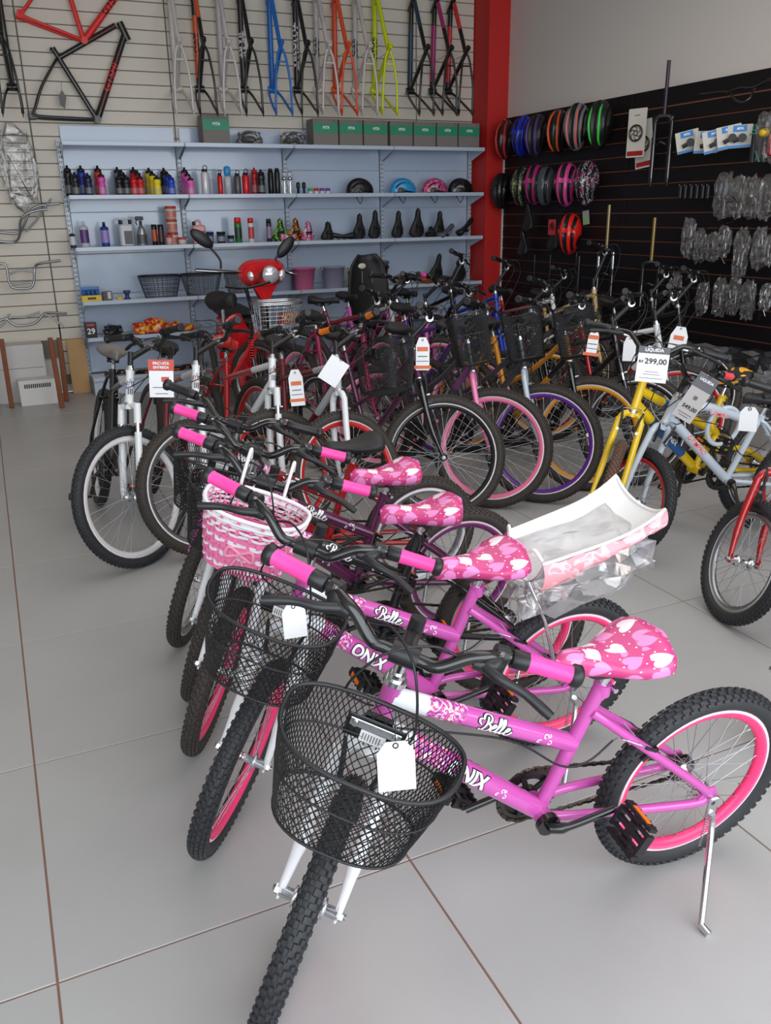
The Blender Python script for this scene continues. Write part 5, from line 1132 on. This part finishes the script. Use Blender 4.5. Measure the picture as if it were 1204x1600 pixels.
b3, M3, i3 = make_bike('childs_bicycle', 'black small bicycle with white script and a pink and white wicker basket', GK, KID, (1.48, .56), R(-3), R(168), R(72), (BLK, WHT, RIM[0], ALU, RUBB, PNK), saddle=M_HEART, sad_w=.098, pad=.062, stand=True)
b4, M4, i4 = make_bike('childs_bicycle', 'dark purple small bicycle with pink handles and heart saddle, fourth from the front', GK, KID, (1.545, 1.01), R(-3), R(177), R(67), (DPU, WHT, mat('purple_rim', (110, 30, 100), .35), RIM[1], RUBB, PNK), saddle=M_HEART, sad_w=.098, pad=.062, stand=True, basket=dict(bkt))
b5, M5, i5 = make_bike('childs_bicycle', 'red small bicycle with white script, black saddle and black handles, fifth from the front', GK, KID, (1.592, 1.45), R(-5), R(180), R(59), (RED, MAG, ALU, RIM[1], RUBB, BPL), saddle=BMT, sad_w=.085, stand=True, basket=dict(bkt))
# wicker basket on the black bicycle
def wicker():
    mb = MB(); top = MB(); W_, D_, H_, tp = .135, .115, .175, .8
    def P(a, v, off=0):
        k = (1-(1-tp)*v**1.4); x = D_*k*abs(math.sin(a))**.8*(1 if math.sin(a) > 0 else -1); y = W_*k*math.copysign(abs(math.cos(a))**.8, math.cos(a))
        if x < 0: x *= .55
        n_ = Vector((x, y, 0)).normalized() if abs(x)+abs(y) > 0 else Vector((1, 0, 0)); return Vector((x, y, -H_*v))+n_*off
    N = 38
    def strip(m, pts, w_, vert):
        mb.m = m; vs = []
        for i, p in enumerate(pts):
            d = (pts[min(i+1, len(pts)-1)]-pts[max(i-1, 0)]).normalized(); nn = Vector((p.x, p.y, 0)).normalized(); s = d.cross(nn).normalized()*w_
            vs += [p+s, p-s]
        mb.add(vs, [(2*i, 2*i+1, 2*i+3, 2*i+2) for i in range(len(pts)-1)])
    for i in range(N):
        a = 2*math.pi*i/N; strip(0, [P(a, v/26, .0022*(1 if (v//2+i) % 2 else -1)) for v in range(27)], .0045, True)
    for j in range(13):
        v = .06+j*.075; white = j < 4
        strip(1 if j % 3 == 2 or white else 0, [P(2*math.pi*k/(N*2), v, .0022*(1 if ((k//2)+j) % 2 else -1)) for k in range(N*2+1)], .0068 if not white else .004, False)
    top.tube([P(2*math.pi*k/40, 0, .002) for k in range(40)], .006, 8, closed=True); top.tube([P(2*math.pi*k/40, .10, .002) for k in range(40)], .004, 6, closed=True)
    bot = MB(); bot.add([P(2*math.pi*k/40, 1) for k in range(40)], [tuple(range(40))])
    for y in (-.07, .05): top.tube(crv([(-.075, y, -.02), (-.1, y, .06), (-.12, y, .085), (-.14, y, .05)], 5), .005, 6)
    bow = MB()
    for s in (-1, 1): bow.tube(crv([(D_*.93, 0, -.10), (D_*.95, s*.03, -.085), (D_*.93, s*.035, -.115), (D_*.93, 0, -.102)], 5), .005, 6); bow.tube(crv([(D_*.93, 0, -.10), (D_*.9, s*.02, -.15), (D_*.86, s*.035, -.19)], 5), .004, 5)
    return mb, top, bot, bow
WP = mat('pink_wicker', (236, 120, 170), .5); WW = mat('white_wicker', (238, 232, 236), .5)
mb, top, bot, bow = wicker(); c3 = i3['c']
wk = build('wicker_basket', mb, [WP, WW], b3, M3 @ Matrix.Translation((c3.x+.11, .01, c3.z-.02)) @ Matrix.Rotation(.15, 4, 'Y')); build('basket_rim', top, [WW], wk); build('basket_base', bot, [WP], wk); build('ribbon_bow', bow, [pm((240, 150, 180), .4)], wk)
# doll seat behind the second saddle
def doll_seat():
    L, n, k = .34, 14, 18
    def sec(t, s, off=0):     # s in -1..1 across: a shallow shell, high back towards the far end
        w = .092+.016*t; a = s*1.15; hgt = .085+.02*math.sin(4.2*t+.3)-.03*t
        return Vector((-t*L, w*math.sin(a)/math.sin(1.15)*(1+off*5), hgt*(1-math.cos(a))/(1-math.cos(1.15))-off+t*t*.17))
    q = MB(); vs = []; 
    for off in (0, .004):
        for i in range(n+1):
            for j in range(k+1): vs.append(sec(i/n, -1+2*j/k, off))
    A = (n+1)*(k+1); fs = []
    for i in range(n):
        for j in range(k):
            a = i*(k+1)+j; fs.append((a, a+1, a+k+2, a+k+1)); fs.append((A+a, A+a+k+1, A+a+k+2, A+a+1))
    q.add(vs, fs)
    for j in (0, k): q.add([vs[i*(k+1)+j] for i in range(n+1)]+[vs[A+i*(k+1)+j] for i in range(n+1)], [(i, i+1, n+2+i, n+1+i) for i in range(n)])
    rim = MB(); rim.tube([sec(i/n, -1) for i in range(n+1)]+[sec(1, -1+2*j/k) for j in range(1, k)]+[sec(1-i/n, 1) for i in range(n+1)], .005, 6)
    rim.tube(crv([(0, -.09, .1), (.015, -.06, .12), (.02, 0, .04), (.015, .06, .12), (0, .09, .1)], 4), .005, 6)
    cu = MB()
    for s in (-1, 1):
        v2 = []
        for i in range(n+1):
            t = i/n
            for h_ in range(7):
                p = sec(t, s*.98); a = h_/6; v2.append(p+Vector((0, s*(.006+.014*math.sin(a*math.pi)), -a*(.055+.02*math.sin(5*t+1))+.004*math.sin(9*t*3+a*4))))
        cu.add(v2, [(i*7+h_, i*7+h_+1, (i+1)*7+h_+1, (i+1)*7+h_) for i in range(n) for h_ in range(6)])
    return q, rim, cu
q, rim, cu = doll_seat(); Md = Matrix.Translation(i2['st']+Vector((-.13, .0, .0))) @ Matrix.Rotation(R(0), 4, 'Y')
MW3 = mat('white_moulded_plastic', (240, 238, 236), .35); MPF = blotch_mat('pink_padded_fabric', [(250, 150, 160), (252, 190, 196), (250, 160, 170)], 14, .5)
ds = build('doll_seat', q, [MW3], b2, Md, label='white doll seat'); build('seat_rim', rim, [MW3], ds); build('padded_side', cu, [MPF], ds)
q = MB(); q.tube(crv([(-.02, 0, -.01), (-.06, .05, -.12), (-.10, .062, -.25)], 5), .006, 8); q.tube(crv([(-.02, 0, -.01), (-.06, -.05, -.12), (-.10, -.062, -.25)], 5), .006, 8); build('seat_stay', q, [CHR], ds)
me = crumple((.40, .23, .17), 77); me.materials.append(M_BAGL); link('plastic_wrap', me, ds, Matrix.Translation((-.17, 0, .025)) @ Matrix.Rotation(R(14), 4, 'Y'))

# ---- adult bicycles ----
GA = 'second row of larger bicycles'
ADU2 = dict(ADU); BL_ = mat('black_rim', (20, 20, 22), .3)
DKS = mat('dark_grey_paint', (64, 66, 72), .3, coat=.4)
gf = dict(ADU); gf['crank_a'] = 1.2
LB = lambda c: dict(accent=c)
bA = dict(wt=.165, dt=.13, h=.25, tp=.86, N=84, rows=18, sq=4, r_=.0011)
GREY = mat('light_grey_paint', (178, 180, 184), .3, coat=.4)
make_bike('bicycle', 'white and light blue bicycle at the left end with its front wheel turned face on', GA, gf, (.477, 3.30), R(-10.5), R(-90.7), R(122), (WHT, WHT, WBR, WBR, RUB, BPL), saddle=mat('grey_black_saddle', (120, 116, 112), .5), shocks=True, accent=BLK, emblem=BLU)
make_bike('bicycle', 'white headed bicycle with dark red rear frame, second in the row from the left', GA, gf, (.745, 3.33), R(-11), R(-88.4), R(105), (WHT, WHT, ALU, WBR, RUBB, BPL), shocks=True, accent=DRD, emblem=POR)
make_bike('bicycle', 'white and red bicycle with a bright red saddle and orange tipped handles', GA, gf, (1.051, 3.365), R(-12), R(-83.4), R(90), (WHT, WHT, mat('red_rim', (190, 24, 30), .35), WBR, RUBB, BPL), saddle=mat('red_saddle', (206, 24, 28), .4), shocks=True, accent=RED, emblem=POR)
make_bike('bicycle', 'silver and dark red bicycle with red rims and a white paper on its head tube', GA, gf, (1.344, 3.153), R(-9), R(-82.5), R(94), (GREY, WHT, mat('red_rim', (190, 24, 30), .35), WBR, RUBB, ORF), accent=DRD, basket=dict(bA))
make_bike('bicycle', 'raspberry and pink bicycle behind the black mesh basket of the silver and dark red one', GA, dict(gf, style='step'), (2.02, 4.25), R(-3), R(-82), R(50), (mat('raspberry_paint', (150, 30, 80), .3), mat('raspberry_paint', (150, 30, 80), .3), mat('light_pink_rim', (240, 120, 160), .35), WBR, RUBB, BPL), accent=mat('raspberry_paint', (150, 30, 80), .3))
make_bike('bicycle', 'black forked bicycle with a white rimmed front wheel and black mesh basket', GA, dict(gf, style='step'), (1.865, 3.25), R(2), R(-75.8), R(53), (DPU, BLK, BL_, WBR, RUBB, BPL), accent=BLK, basket=dict(bA))
make_bike('bicycle', 'light pink bicycle with pink rims and black mesh basket', GA, dict(gf, style='step'), (2.265, 3.296), 0, R(-81), R(42.5), (DKS, LPK, mat('light_pink_rim', (240, 120, 160), .35), WBR, RUBB, BPL), accent=mat('mauve_paint', (130, 70, 120), .3), basket=dict(bA))
make_bike('bicycle', 'white forked bicycle with purple rims and black mesh basket', GA, dict(gf, style='step'), (2.595, 3.252), 0, R(-83), R(39.5), (DKS, SIL, mat('violet_rim', (96, 40, 140), .35), WBR, RUBB, BPL), accent=DKS, basket=dict(bA))
make_bike('bicycle', 'black forked bicycle with amber frame and amber rims, no basket', GA, dict(gf, style='step'), (2.90, 3.30), R(1), R(-80), R(42), (GLD, BLK, mat('amber_rim', (222, 150, 30), .35), WBR, RUBB, BPL), accent=BLK)
make_bike('bicycle', 'black bicycle with silver stem and white rims behind the yellow bicycle', GA, gf, (3.203, 3.267), 0, R(-79.7), R(45.8), (BLK, BLK, BL_, WBR, RUBB, BPL), shocks=True)
make_bike('bicycle', 'white and red bicycle with red and white rims, last before the black wall', GA, gf, (3.626, 3.388), 0, R(-79.8), R(45.6), (WHT, WHT, mat('red_rim', (190, 24, 30), .35), WBR, RUBB, BPL), accent=RED)
# ---- right hand group ----
GR = 'bicycles at the right'
def scl(k_, f): return {k: (v*f if isinstance(v, float) and k not in ('ha', 'rt', 'tube', 'crank_a', 'ped_a') else v) for k, v in k_.items()}
kY = dict(scl(KID, 1.1), style='dual', crank_a=1.6, tube=.0195)
make_bike('childs_bicycle', 'yellow full suspension bicycle with brown tyres and a price card on its bars', GR, kY, YPOS[:2], R(-1), R(YPOS[2]), R(YPOS[3]), (YEL, YEL, ALU, ALU, RUB, BPL), accent=mat('blue_print_paint', (40, 90, 150), .3), tyre_f=RUBN, saddle=blotch_mat('black_yellow_saddle', [(22, 20, 22), (30, 28, 30), (236, 170, 20)], 9, .4), texts=[('ONIX', .036, 'down', .55, 0, 1)], stand=False)
kS = dict(KID, style='hoop', crank_a=-1.9, tube=.0205, rch=.05, bc=.10)
make_bike('childs_bicycle', 'pale silver bicycle with a round hoop in its frame and a red rimmed front wheel', GR, kS, SPOS[:2], R(-8), R(SPOS[2]), R(SPOS[3]), (SIL, SIL, mat('red_rim', (190, 24, 30), .35), BL_, RUB, mat('coral_grip', (240, 80, 90), .4)), saddle=BMT, texts=[('GTIMPRO', .034, 'down', .42, 3, 0), ('GTIMPRO', .024, 'top', .5, 3, 0)])
kR = dict(scl(KID, .96), style='diamond', crank_a=1.0, tube=.02)
make_bike('childs_bicycle', 'red forked bicycle cut off by the right edge of the picture', GR, kR, RPOS[:2], R(-2), R(RPOS[2]), R(RPOS[3]), (RED, RED, ALU, ALU, RUB, BPL))
kM = dict(KID, style='diamond', R=.21, rt=.024); kM.update(htop=.62, bx=.36, bz=.25, L=.82, sz=.5, sx=.25, post=.04)
make_bike('childs_bicycle', 'smallest bicycle with solid yellow rims at the lower right edge', GR, kM, (2.92, .02), R(-5), R(182), R(25), (YEL, YEL, mat('solid_yellow_rim', (232, 180, 20), .4), mat('solid_yellow_rim', (232, 180, 20), .4), RUB, BPL))
# ---- third row at the back, seen between and above the others ----
GB = 'bicycles crowded at the back of the shop'
back = [('bicycle', 'dark red bicycle with flat rear carrier standing side on behind the row', (2.32, 5.15), -38, 20, (DRD, DRD, ALU, ALU, RUBB, BPL), dict(accent=DRD), 0),
 ('bicycle', 'white and pink bicycle with a red fork clamp before the child seat', (2.75, 5.45), -80, 10, (GREY, GREY, ALU, WBR, RUBB, BPL), dict(accent=MAG, shocks=True), 0),
 ('bicycle', 'magenta bicycle standing before the buckets', (3.0, 5.2), -85, 35, (MAG, MAG, mat('light_pink_rim', (240, 120, 160), .35), WBR, RUBB, PNK), dict(), 0),
 ('bicycle', 'black bicycle with high raised handlebar before the lower saddles', (3.3, 5.45), -80, 45, (BLK, BLK, ALU, WBR, RUBB, BPL), dict(), .14),
 ('bicycle', 'blue bicycle with a blue fork clamp before the last shelving bay', (3.75, 5.4), -85, 40, (BLU, BLU, ALU, WBR, RUBB, BPL), dict(shocks=True), .08),
 ('bicycle', 'white and black bicycle with tilted handlebar beside the red column', (4.1, 5.2), -80, 35, (WHT, BLK, ALU, WBR, RUBB, BPL), dict(accent=RED), 0),
 ('bicycle', 'cream tan bicycle with a tall chrome stem before the black wall', (4.25, 4.75), -85, 30, (TAN, TAN, ALU, WBR, RUBB, BPL), dict(), .2),
 ('bicycle', 'black bicycle with chrome fork legs under the black saddles on the wall', (4.45, 4.35), -84, 40, (BLK, BLK, BL_, WBR, RUBB, BPL), dict(shocks=True), .05),
 ('bicycle', 'black and amber bicycle standing behind the purple rimmed one', (3.35, 4.35), -82, 35, (BLK, BLK, mat('amber_rim', (222, 150, 30), .35), WBR, RUBB, BPL), dict(), 0),
 ('bicycle', 'purple bicycle standing behind the light pink one', (2.75, 4.35), -82, 35, (mat('violet_paint', (90, 40, 130), .3), LPK, mat('light_pink_rim', (240, 120, 160), .35), WBR, RUBB, BPL), dict(), 0),
 ('bicycle', 'black bicycle with silver levers behind the last white and red one', (4.3, 3.9), -85, 38, (BLK, BLK, BL_, WBR, RUBB, BPL), dict(), .05)]
for nm, lb, pos, hd, stt, cols_, oo, rise in back:
    g = dict(gf); g['htop'] += rise*.4; g['bc'] += rise*.6; make_bike(nm, lb, GB, g, pos, R(-3), R(hd), R(stt), cols_, **oo)

# ---- child seat ----
def cm_(w): return w
p = aty(572, 455, 5.35); t_ = thing('child_seat', 'black plastic child carrier seat standing before the buckets', 'child seat', (p.x, 5.35, p.z-.28), R(8))
q = MB(); vs = []; n = 12; mN = 10
for i in range(n+1):
    for j in range(mN+1):
        t = i/n; s = -1+2*j/mN; w = (.19-.05*t+.03*math.sin(t*3.1))*(1-.45*max(0, (t-.8)/.2)**2); vs.append((w*s, -.07*abs(s)**3+.03*t, t*.56+.02))
q.add(vs, [(i*(mN+1)+j, i*(mN+1)+j+1, (i+1)*(mN+1)+j+1, (i+1)*(mN+1)+j) for i in range(n) for j in range(mN)]); o = build('backrest', q, [BMT], t_); md = o.modifiers.new('thick', 'SOLIDIFY'); md.thickness = .018
q = MB(); q.rbox((0, -.14, .03), (.28, .26, .05), .015); build('seat', q, [BMT], t_)
for s in (-1, 1): q = MB(); q.rbox((s*.13, -.15, -.12), (.06, .12, .28), .012); build('leg_guard', q, [BMT], t_); q = MB(); q.rbox((s*.05, -.02, .4), (.008, .006, .10), .002); build('strap_slot', q, [pm((120, 120, 122))], t_)
q = MB(); q.ell((-.03, .012, .49), .04, .010, .024); build('round_badge', q, [pm((200, 196, 180))], t_)
q = MB(); q.tube(crv([(-.05, .02, .05), (-.06, .06, -.2), (0, .08, p.z*-.9+.1)], 5), .008, 8); q.tube([(0, .08, p.z*-.9+.1), (0, .08, -(p.z-.28)+.002)], .012, 8); q.cyl((0, .08, -(p.z-.28)+.001), (0, .08, -(p.z-.28)+.012), .12, 20); build('display_stand', q, [STL], t_)

# ---- red scooter ----
YS = 5.3; P_ = lambda x, y, dy=0: aty(x, y, YS+dy)
bs = P_(405, 600); root = thing('scooter', 'red motor scooter with black mirrors and a chrome headlight standing before the shelves', 'scooter', (bs.x, YS, 0))
O = Vector((bs.x, YS, 0)); SRD = mat('scooter_red', (214, 18, 28), .18, coat=.7)
def L_(x, y, dy=0): return P_(x, y, dy)-O
hc = L_(408, 428); q = MB()
def loft(q, secs, n=20):
    vs = []
    for c, rx, rz, e in secs:
        for k in range(n):
            a = 2*math.pi*k/n; f = lambda u: math.copysign(abs(u)**e, u); vs.append(Vector(c)+Vector((rx*f(math.cos(a)), 0, rz*f(math.sin(a)))))
    m = len(secs); q.add(vs, [(i*n+k, i*n+(k+1) % n, (i+1)*n+(k+1) % n, (i+1)*n+k) for i in range(m-1) for k in range(n)]+[tuple(range(n)), tuple(range((m-1)*n, m*n))[::-1]])
q.m = 0; loft(q, [(hc+Vector((0, -.16, -.02)), .07, .06, .8), (hc+Vector((0, -.12, 0)), .14, .09, .75), (hc+Vector((0, -.04, .01)), .19, .11, .7), (hc+Vector((0, .06, .0)), .19, .09, .7), (hc+Vector((0, .12, -.02)), .14, .06, .8)])
q.add([hc+Vector(v) for v in ((-.12, -.12, -.06), (.10, -.12, -.06), (.03, -.1, -.19), (-.04, -.1, -.19), (-.1, .02, -.06), (.08, .02, -.06), (.03, .0, -.19), (-.04, 0, -.19))], [(0, 1, 2, 3), (4, 7, 6, 5), (0, 3, 7, 4), (1, 5, 6, 2), (3, 2, 6, 7)], False)
cw = build('headlight_cowl', q, [SRD], root)
q = MB(); q.ell(hc+Vector((.03, -.145, .0)), .075, .04, .07); build('headlight', q, [mat('clear_lamp_glass', (214, 214, 220), .08, coat=1, metal=.5)], cw)
for s, x in ((-1, -.11), (1, .13)): q = MB(); q.ell(hc+Vector((x, -.11, -.01)), .035, .03, .05, rot=Matrix.Rotation(R(s*20), 3, 'Y')); build('indicator', q, [mat('clear_lamp_glass', (214, 214, 220), .08, coat=1, metal=.5)], cw)
for (mx, my, ax_, ay_, bx_, by_, s) in ((315, 373, 343, 405, 345, 420, -1), (446, 386, 430, 405, 424, 418, 1)):
    q = MB(); m_ = L_(mx, my); rot = Matrix.Rotation(R(38 if s < 0 else -48), 3, 'Y'); q.ell(m_, .105, .022, .048, rot=rot); q.tube(crv([m_+Vector((-s*.05, .01, -.05)), L_(ax_, ay_), L_(bx_, by_)+Vector((0, 0, -.0))], 5), .009, 8); build('mirror', q, [BPL], root)
for s, (x, y) in ((-1, (305, 422)), (1, (458, 428))):
    e = L_(x, y, -.02); q = MB(); a_ = hc+Vector((s*.17, 0, .02)); q.tube([a_, e], [.012, .013], 8); build('grip', q, [BPL], root); q = MB(); q.tube(crv([a_+Vector((0, -.03, .01)), (a_+e)/2+Vector((0, -.07, .0)), e+Vector((s*.01, -.06, -.0))], 4), .006, 6); build('lever', q, [CHR], root)
# leg shield, body, seat, wheels
q = MB(); tp = L_(352, 500, .1); 
q.add([tp+Vector(v) for v in ((-.08, 0, .05), (.14, -.05, .08), (.30, 0, -.32), (.22, -.06, -.62), (-.10, 0, -.60), (-.02, .05, -.3), (.10, .14, .02), (.26, .12, -.4))], [(0, 1, 5), (1, 2, 5), (5, 2, 3), (5, 3, 4), (0, 5, 4), (1, 6, 7), (1, 7, 2)], True); ls = build('leg_shield', q, [SRD], root); md = ls.modifiers.new('thick', 'SOLIDIFY'); md.thickness = .03; md = ls.modifiers.new('sub', 'SUBSURF'); md.levels = 2; md.render_levels = 2
q = MB(); loft(q, [((.0, .15, .42), .10, .10, .8), ((.02, .45, .5), .15, .16, .7), ((.02, .8, .58), .16, .14, .7), ((.02, 1.1, .62), .08, .06, .8)]); build('rear_body', q, [SRD], root)
q = MB(); loft(q, [((.02, .35, .70), .12, .04, .8), ((.02, .6, .72), .15, .05, .7), ((.02, .95, .74), .14, .05, .7), ((.02, 1.1, .74), .08, .03, .8)]); build('seat', q, [BMT], root)
q = MB(); q.tube([hc+Vector((0, 0, -.1)), Vector((.02, -.28, .27))], .03, 12)
for s in (-1, 1): q.tube([Vector((.02+s*.08, -.22, .5)), Vector((.02+s*.08, -.30, .24))], .018, 10)
build('front_fork', q, [BLK], root)
for y in (-.3, .95):
    w = link('wheel', cached(('ty', .24, 'moto'), lambda: tyre_mesh(.24, .045, RUB, False)), root, Matrix.Translation((.02, y, .243)) @ Matrix.Rotation(R(90), 4, 'Z')); q = MB(); q.cyl((0, -.03, 0), (0, .03, 0), .06, 14)
    for k in range(5): a = R(72*k); q.tube([(0, 0, 0), (.15*math.cos(a), 0, .15*math.sin(a))], .016, 8)
    q.tube([(.155*math.cos(R(15*k)), 0, .155*math.sin(R(15*k))) for k in range(24)], .016, 8, closed=True); build('alloy_rim', q, [ALU], w)
q = MB(); q.rbox((.02, .2, .25), (.24, .55, .05), .02); build('footboard', q, [BPL], root)
# ---- red spring forked cycle with chrome wire basket ----
YC = 4.75
t2 = thing('cargo_cycle', 'cycle with red fork springs, a chrome wire basket and a big black saddle', 'tricycle', (aty(415, 560, YC).x, YC, 0)); O2 = Vector(t2.location)
c_ = aty(432, 500, YC-.05)-O2; W_, D_, H_ = .19, .14, .25; q = MB()
P3 = lambda a, v: c_+Vector((W_*(1-.3*v)*math.copysign(abs(math.cos(a))**.6, math.cos(a))-.03*v, D_*(1-.3*v)*math.copysign(abs(math.sin(a))**.6, math.sin(a)), H_*(.5-v)))
for i in range(40): q.tube([P3(2*math.pi*i/40, 0), P3(2*math.pi*i/40, 1)], .0018, 4, False)
for v in (.2, .45, .7, 1): q.tube([P3(2*math.pi*i/32, v) for i in range(32)], .0025, 5, closed=True)
bo = build('wire_basket', q, [CHR], t2, label='chrome wire basket'); q = MB(); q.tube([P3(2*math.pi*i/40, 0) for i in range(40)], .006, 8, closed=True); q.tube([P3(2*math.pi*i/40, -.05)*1.0 for i in range(40)], .005, 6, closed=True); build('rim', q, [CHR], bo)
for px in (393, 419):
    a = aty(px, 528, YC)-O2; b = aty(px+2, 560, YC)-O2; q = MB(); hl = [a.lerp(b, k/72)+Vector((.026*math.cos(k*.7), .026*math.sin(k*.7), 0)) for k in range(73)]; q.tube(hl, .005, 6); build('fork_spring', q, [SRD], t2, label='red coil spring')
    q = MB(); q.cyl(a+Vector((0, 0, .12)), b, .012, 10); q.tube([b, Vector((b.x+.01, b.y-.05, .32))], [.02, .016], 10); q.cyl(a+Vector((0, 0, -.01)), a+Vector((0, 0, .012)), .03, 12); build('fork_leg', q, [BLK], t2)
hx = (aty(406, 600, YC)-O2).x
add_wheel(t2, Matrix.Translation((hx, -.05, .331)) @ Matrix.Rotation(R(-62), 4, 'Z'), .33, .03, RUBB, ALU, ALU, False, .06)
q = MB(); a = aty(384, 450, YC)-O2; q.tube([Vector((hx-.02, 0, .84)), a], .014, 10); q.tube(crv([a+Vector((-.16, -.02, .02)), a, a+Vector((.2, .04, .03))], 5), .011, 8); build('handlebar', q, [BLK], t2)
sa = aty(347, 470, YC+.2)-O2; o = link('saddle', cached(('sad', 'bigsad'), lambda: saddle_mesh(.26, .125, .05, BMT, .12, .02)), t2, Matrix.Translation(sa+Vector((0, 0, .05))) @ Matrix.Rotation(R(-75), 4, 'Z'))
q = MB(); q.cyl((sa.x, sa.y, .62), (sa.x, sa.y, sa.z), .014, 10); build('seat_post', q, [CHR], t2); q = MB(); q.tube([Vector((sa.x, sa.y, .66)), Vector((sa.x, sa.y, .3)), Vector((hx, -.05, .7))], .022, 10); q.tube([Vector((sa.x, sa.y, .3)), Vector((sa.x-.05, sa.y+.45, .335))], .012, 8); build('frame', q, [SRD], t2)
add_wheel(t2, Matrix.Translation((sa.x-.05, sa.y+.45, .331)) @ Matrix.Rotation(R(88), 4, 'Z'), .33, .03, RUBB, ALU, ALU, True, .06)
q = MB(); rk = aty(325, 505, YC+.5)-O2
for s in (-.07, 0, .07): q.tube([rk+Vector((s, .2, 0)), rk+Vector((s, -.2, 0))], .005, 6)
q.tube([rk+Vector((-.08, -.2, 0)), rk+Vector((.08, -.2, 0)), rk+Vector((.08, .2, 0)), rk+Vector((-.08, .2, 0))], .006, 6, closed=True)
for s in (-1, 1): q.tube([rk+Vector((s*.07, 0, 0)), Vector((sa.x-.05+s*.07, sa.y+.45, .34))], .006, 6)
build('rear_carrier', q, [ALU], t2)

# ---- price tags ----
def tag_(px, py, dist, w, h, label, parts=(), txt=(), m=PAP, rz=None, tilt=0, cut=.22, roll=0, string=.08, name='price_tag', at=None):
    k_ = (at or dist)/dist; dist = at or dist
    p = CAM+ray(px, py)*(dist/ray(px, py).length)
    t_ = thing(name, label, 'tag', p, 0, None); dirv = Vector((CAM.x-p.x, CAM.y-p.y, 0)); yaw = math.atan2(dirv.y, dirv.x)+math.pi/2+R(rz or 0)
    t_.rotation_euler = (R(tilt), R(roll), yaw); t_.scale = (k_,)*3; poly = [(-w/2, -h/2), (w/2, -h/2), (w/2, h/2-h*cut), (w/2-w*.24, h/2), (-w/2+w*.24, h/2), (-w/2, h/2-h*cut)] if cut else [(-w/2, -h/2), (w/2, -h/2), (w/2, h/2), (-w/2, h/2)]
    q = MB(); q.prism(poly, .0012); build('card', q, [m], t_)
    q = MB(); q.tube([(.004*math.cos(R(45*k)), -.001, h*(.42 if cut else .49)+.004*math.sin(R(45*k))) for k in range(8)], .0012, 5, closed=True); q.tube([(0, .003, h*(.42 if cut else .5)), (.004, .01, h*.42+string)], .0008, 4); build('string', q, [BPL], t_)
    for cx, cz, sw, sh_, mm in parts: q = MB(); q.prism([(-sw/2, -sh_/2), (sw/2, -sh_/2), (sw/2, sh_/2), (-sw/2, sh_/2)], .0006, Matrix.Translation((cx, -.0010, cz))); build('print', q, [mm], t_)
    for tx, sz, cx, cz, mm in txt: text_obj('lettering', tx, sz, Matrix.Translation((cx, -.0018, cz)), mm, t_, 0, .0004)
    return t_
tag_(619, 1197, 1.33, .058, .078, 'blank white tag on the black mesh basket nearest the camera', tilt=-12, rz=8, string=.05, at=1.42)
tag_(460, 970, 1.86, .052, .075, 'blank white tag on the second black mesh basket', tilt=-14, rz=10, string=.05, at=None)
tag_(1019, 570, 2.75, .092, .108, 'white clearance card reading R$ 299,00 on the yellow bicycle', parts=((0, .044, .092, .020, PGR), (0, -.022, .04, .0015, PGR), (0, -.03, .05, .0015, PGR), (0, -.042, .07, .0015, PGR)), txt=(('LIQUIDA', .014, 0, .045, TXW), ('299,00', .024, .008, .010, TXB), ('R$', .012, -.035, .008, TXB)), cut=0, roll=3, at=3.4)
tag_(1086, 622, 2.7, .062, .15, 'long grey price card reading R$ 549,00 hanging askew on the silver bicycle', parts=((0, .052, .062, .045, PGR), (0, .0, .012, .012, PGR), (0, -.055, .045, .002, PGR), (0, -.063, .03, .002, PGR)), txt=(('LIQUIDA', .011, 0, .058, TXW), ('549,00', .017, .002, -.034, TXB)), m=mat('grey_card', (190, 184, 182), .6), cut=0, roll=28, at=3.9)
tag_(1169, 655, 2.6, .048, .070, 'blank white tag hanging on the top tube of the silver bicycle', string=.09, at=4.05)
tag_(252, 592, 3.55, .095, .15, 'white price card with a red domed top on the leftmost bicycle', parts=((0, .055, .10, .045, mat('red_card_print', (206, 90, 80), .6)), (.015, -.002, .03, .02, mat('red_card_print', (206, 90, 80), .6)), (-.01, -.035, .05, .003, PGR), (0, -.06, .05, .003, PGR)), txt=(('PRONTA', .016, 0, .062, TXW), ('ENTREGA', .014, 0, .046, TXW)), cut=.18, roll=4, at=3.93)
WO = ((0, -.055, .07, .014, POR), (0, -.01, .04, .004, PGR), (0, .02, .045, .018, POR), (0, -.03, .05, .003, PGR))
tag_(463, 606, 3.75, .062, .16, 'white and orange tag behind the white headed bicycle, leftmost of its kind', parts=WO, cut=.22, roll=-3, at=4.25); tag_(660, 553, 3.55, .056, .135, 'white and orange tag on the black forked bicycle in the middle', parts=WO, cut=.25, at=4.35)
tag_(926, 534, 3.9, .046, .10, 'white and orange tag beside the amber basket bicycle', parts=WO, cut=.25, roll=6, at=4.5); tag_(1060, 528, 4.1, .075, .10, 'wide white and orange tag before the black wall', parts=((0, .0, .045, .02, POR), (0, -.03, .05, .003, PGR)), cut=.4, roll=8, at=5.3); tag_(983, 545, 4.0, .055, .11, 'white tag seen behind the black bicycle frame', parts=(), cut=.3, at=5.05)
tag_(521, 580, 3.5, .085, .11, 'folded white paper taped to the silver and dark red bicycle', cut=0, roll=35, name='paper_sheet', at=4.0)
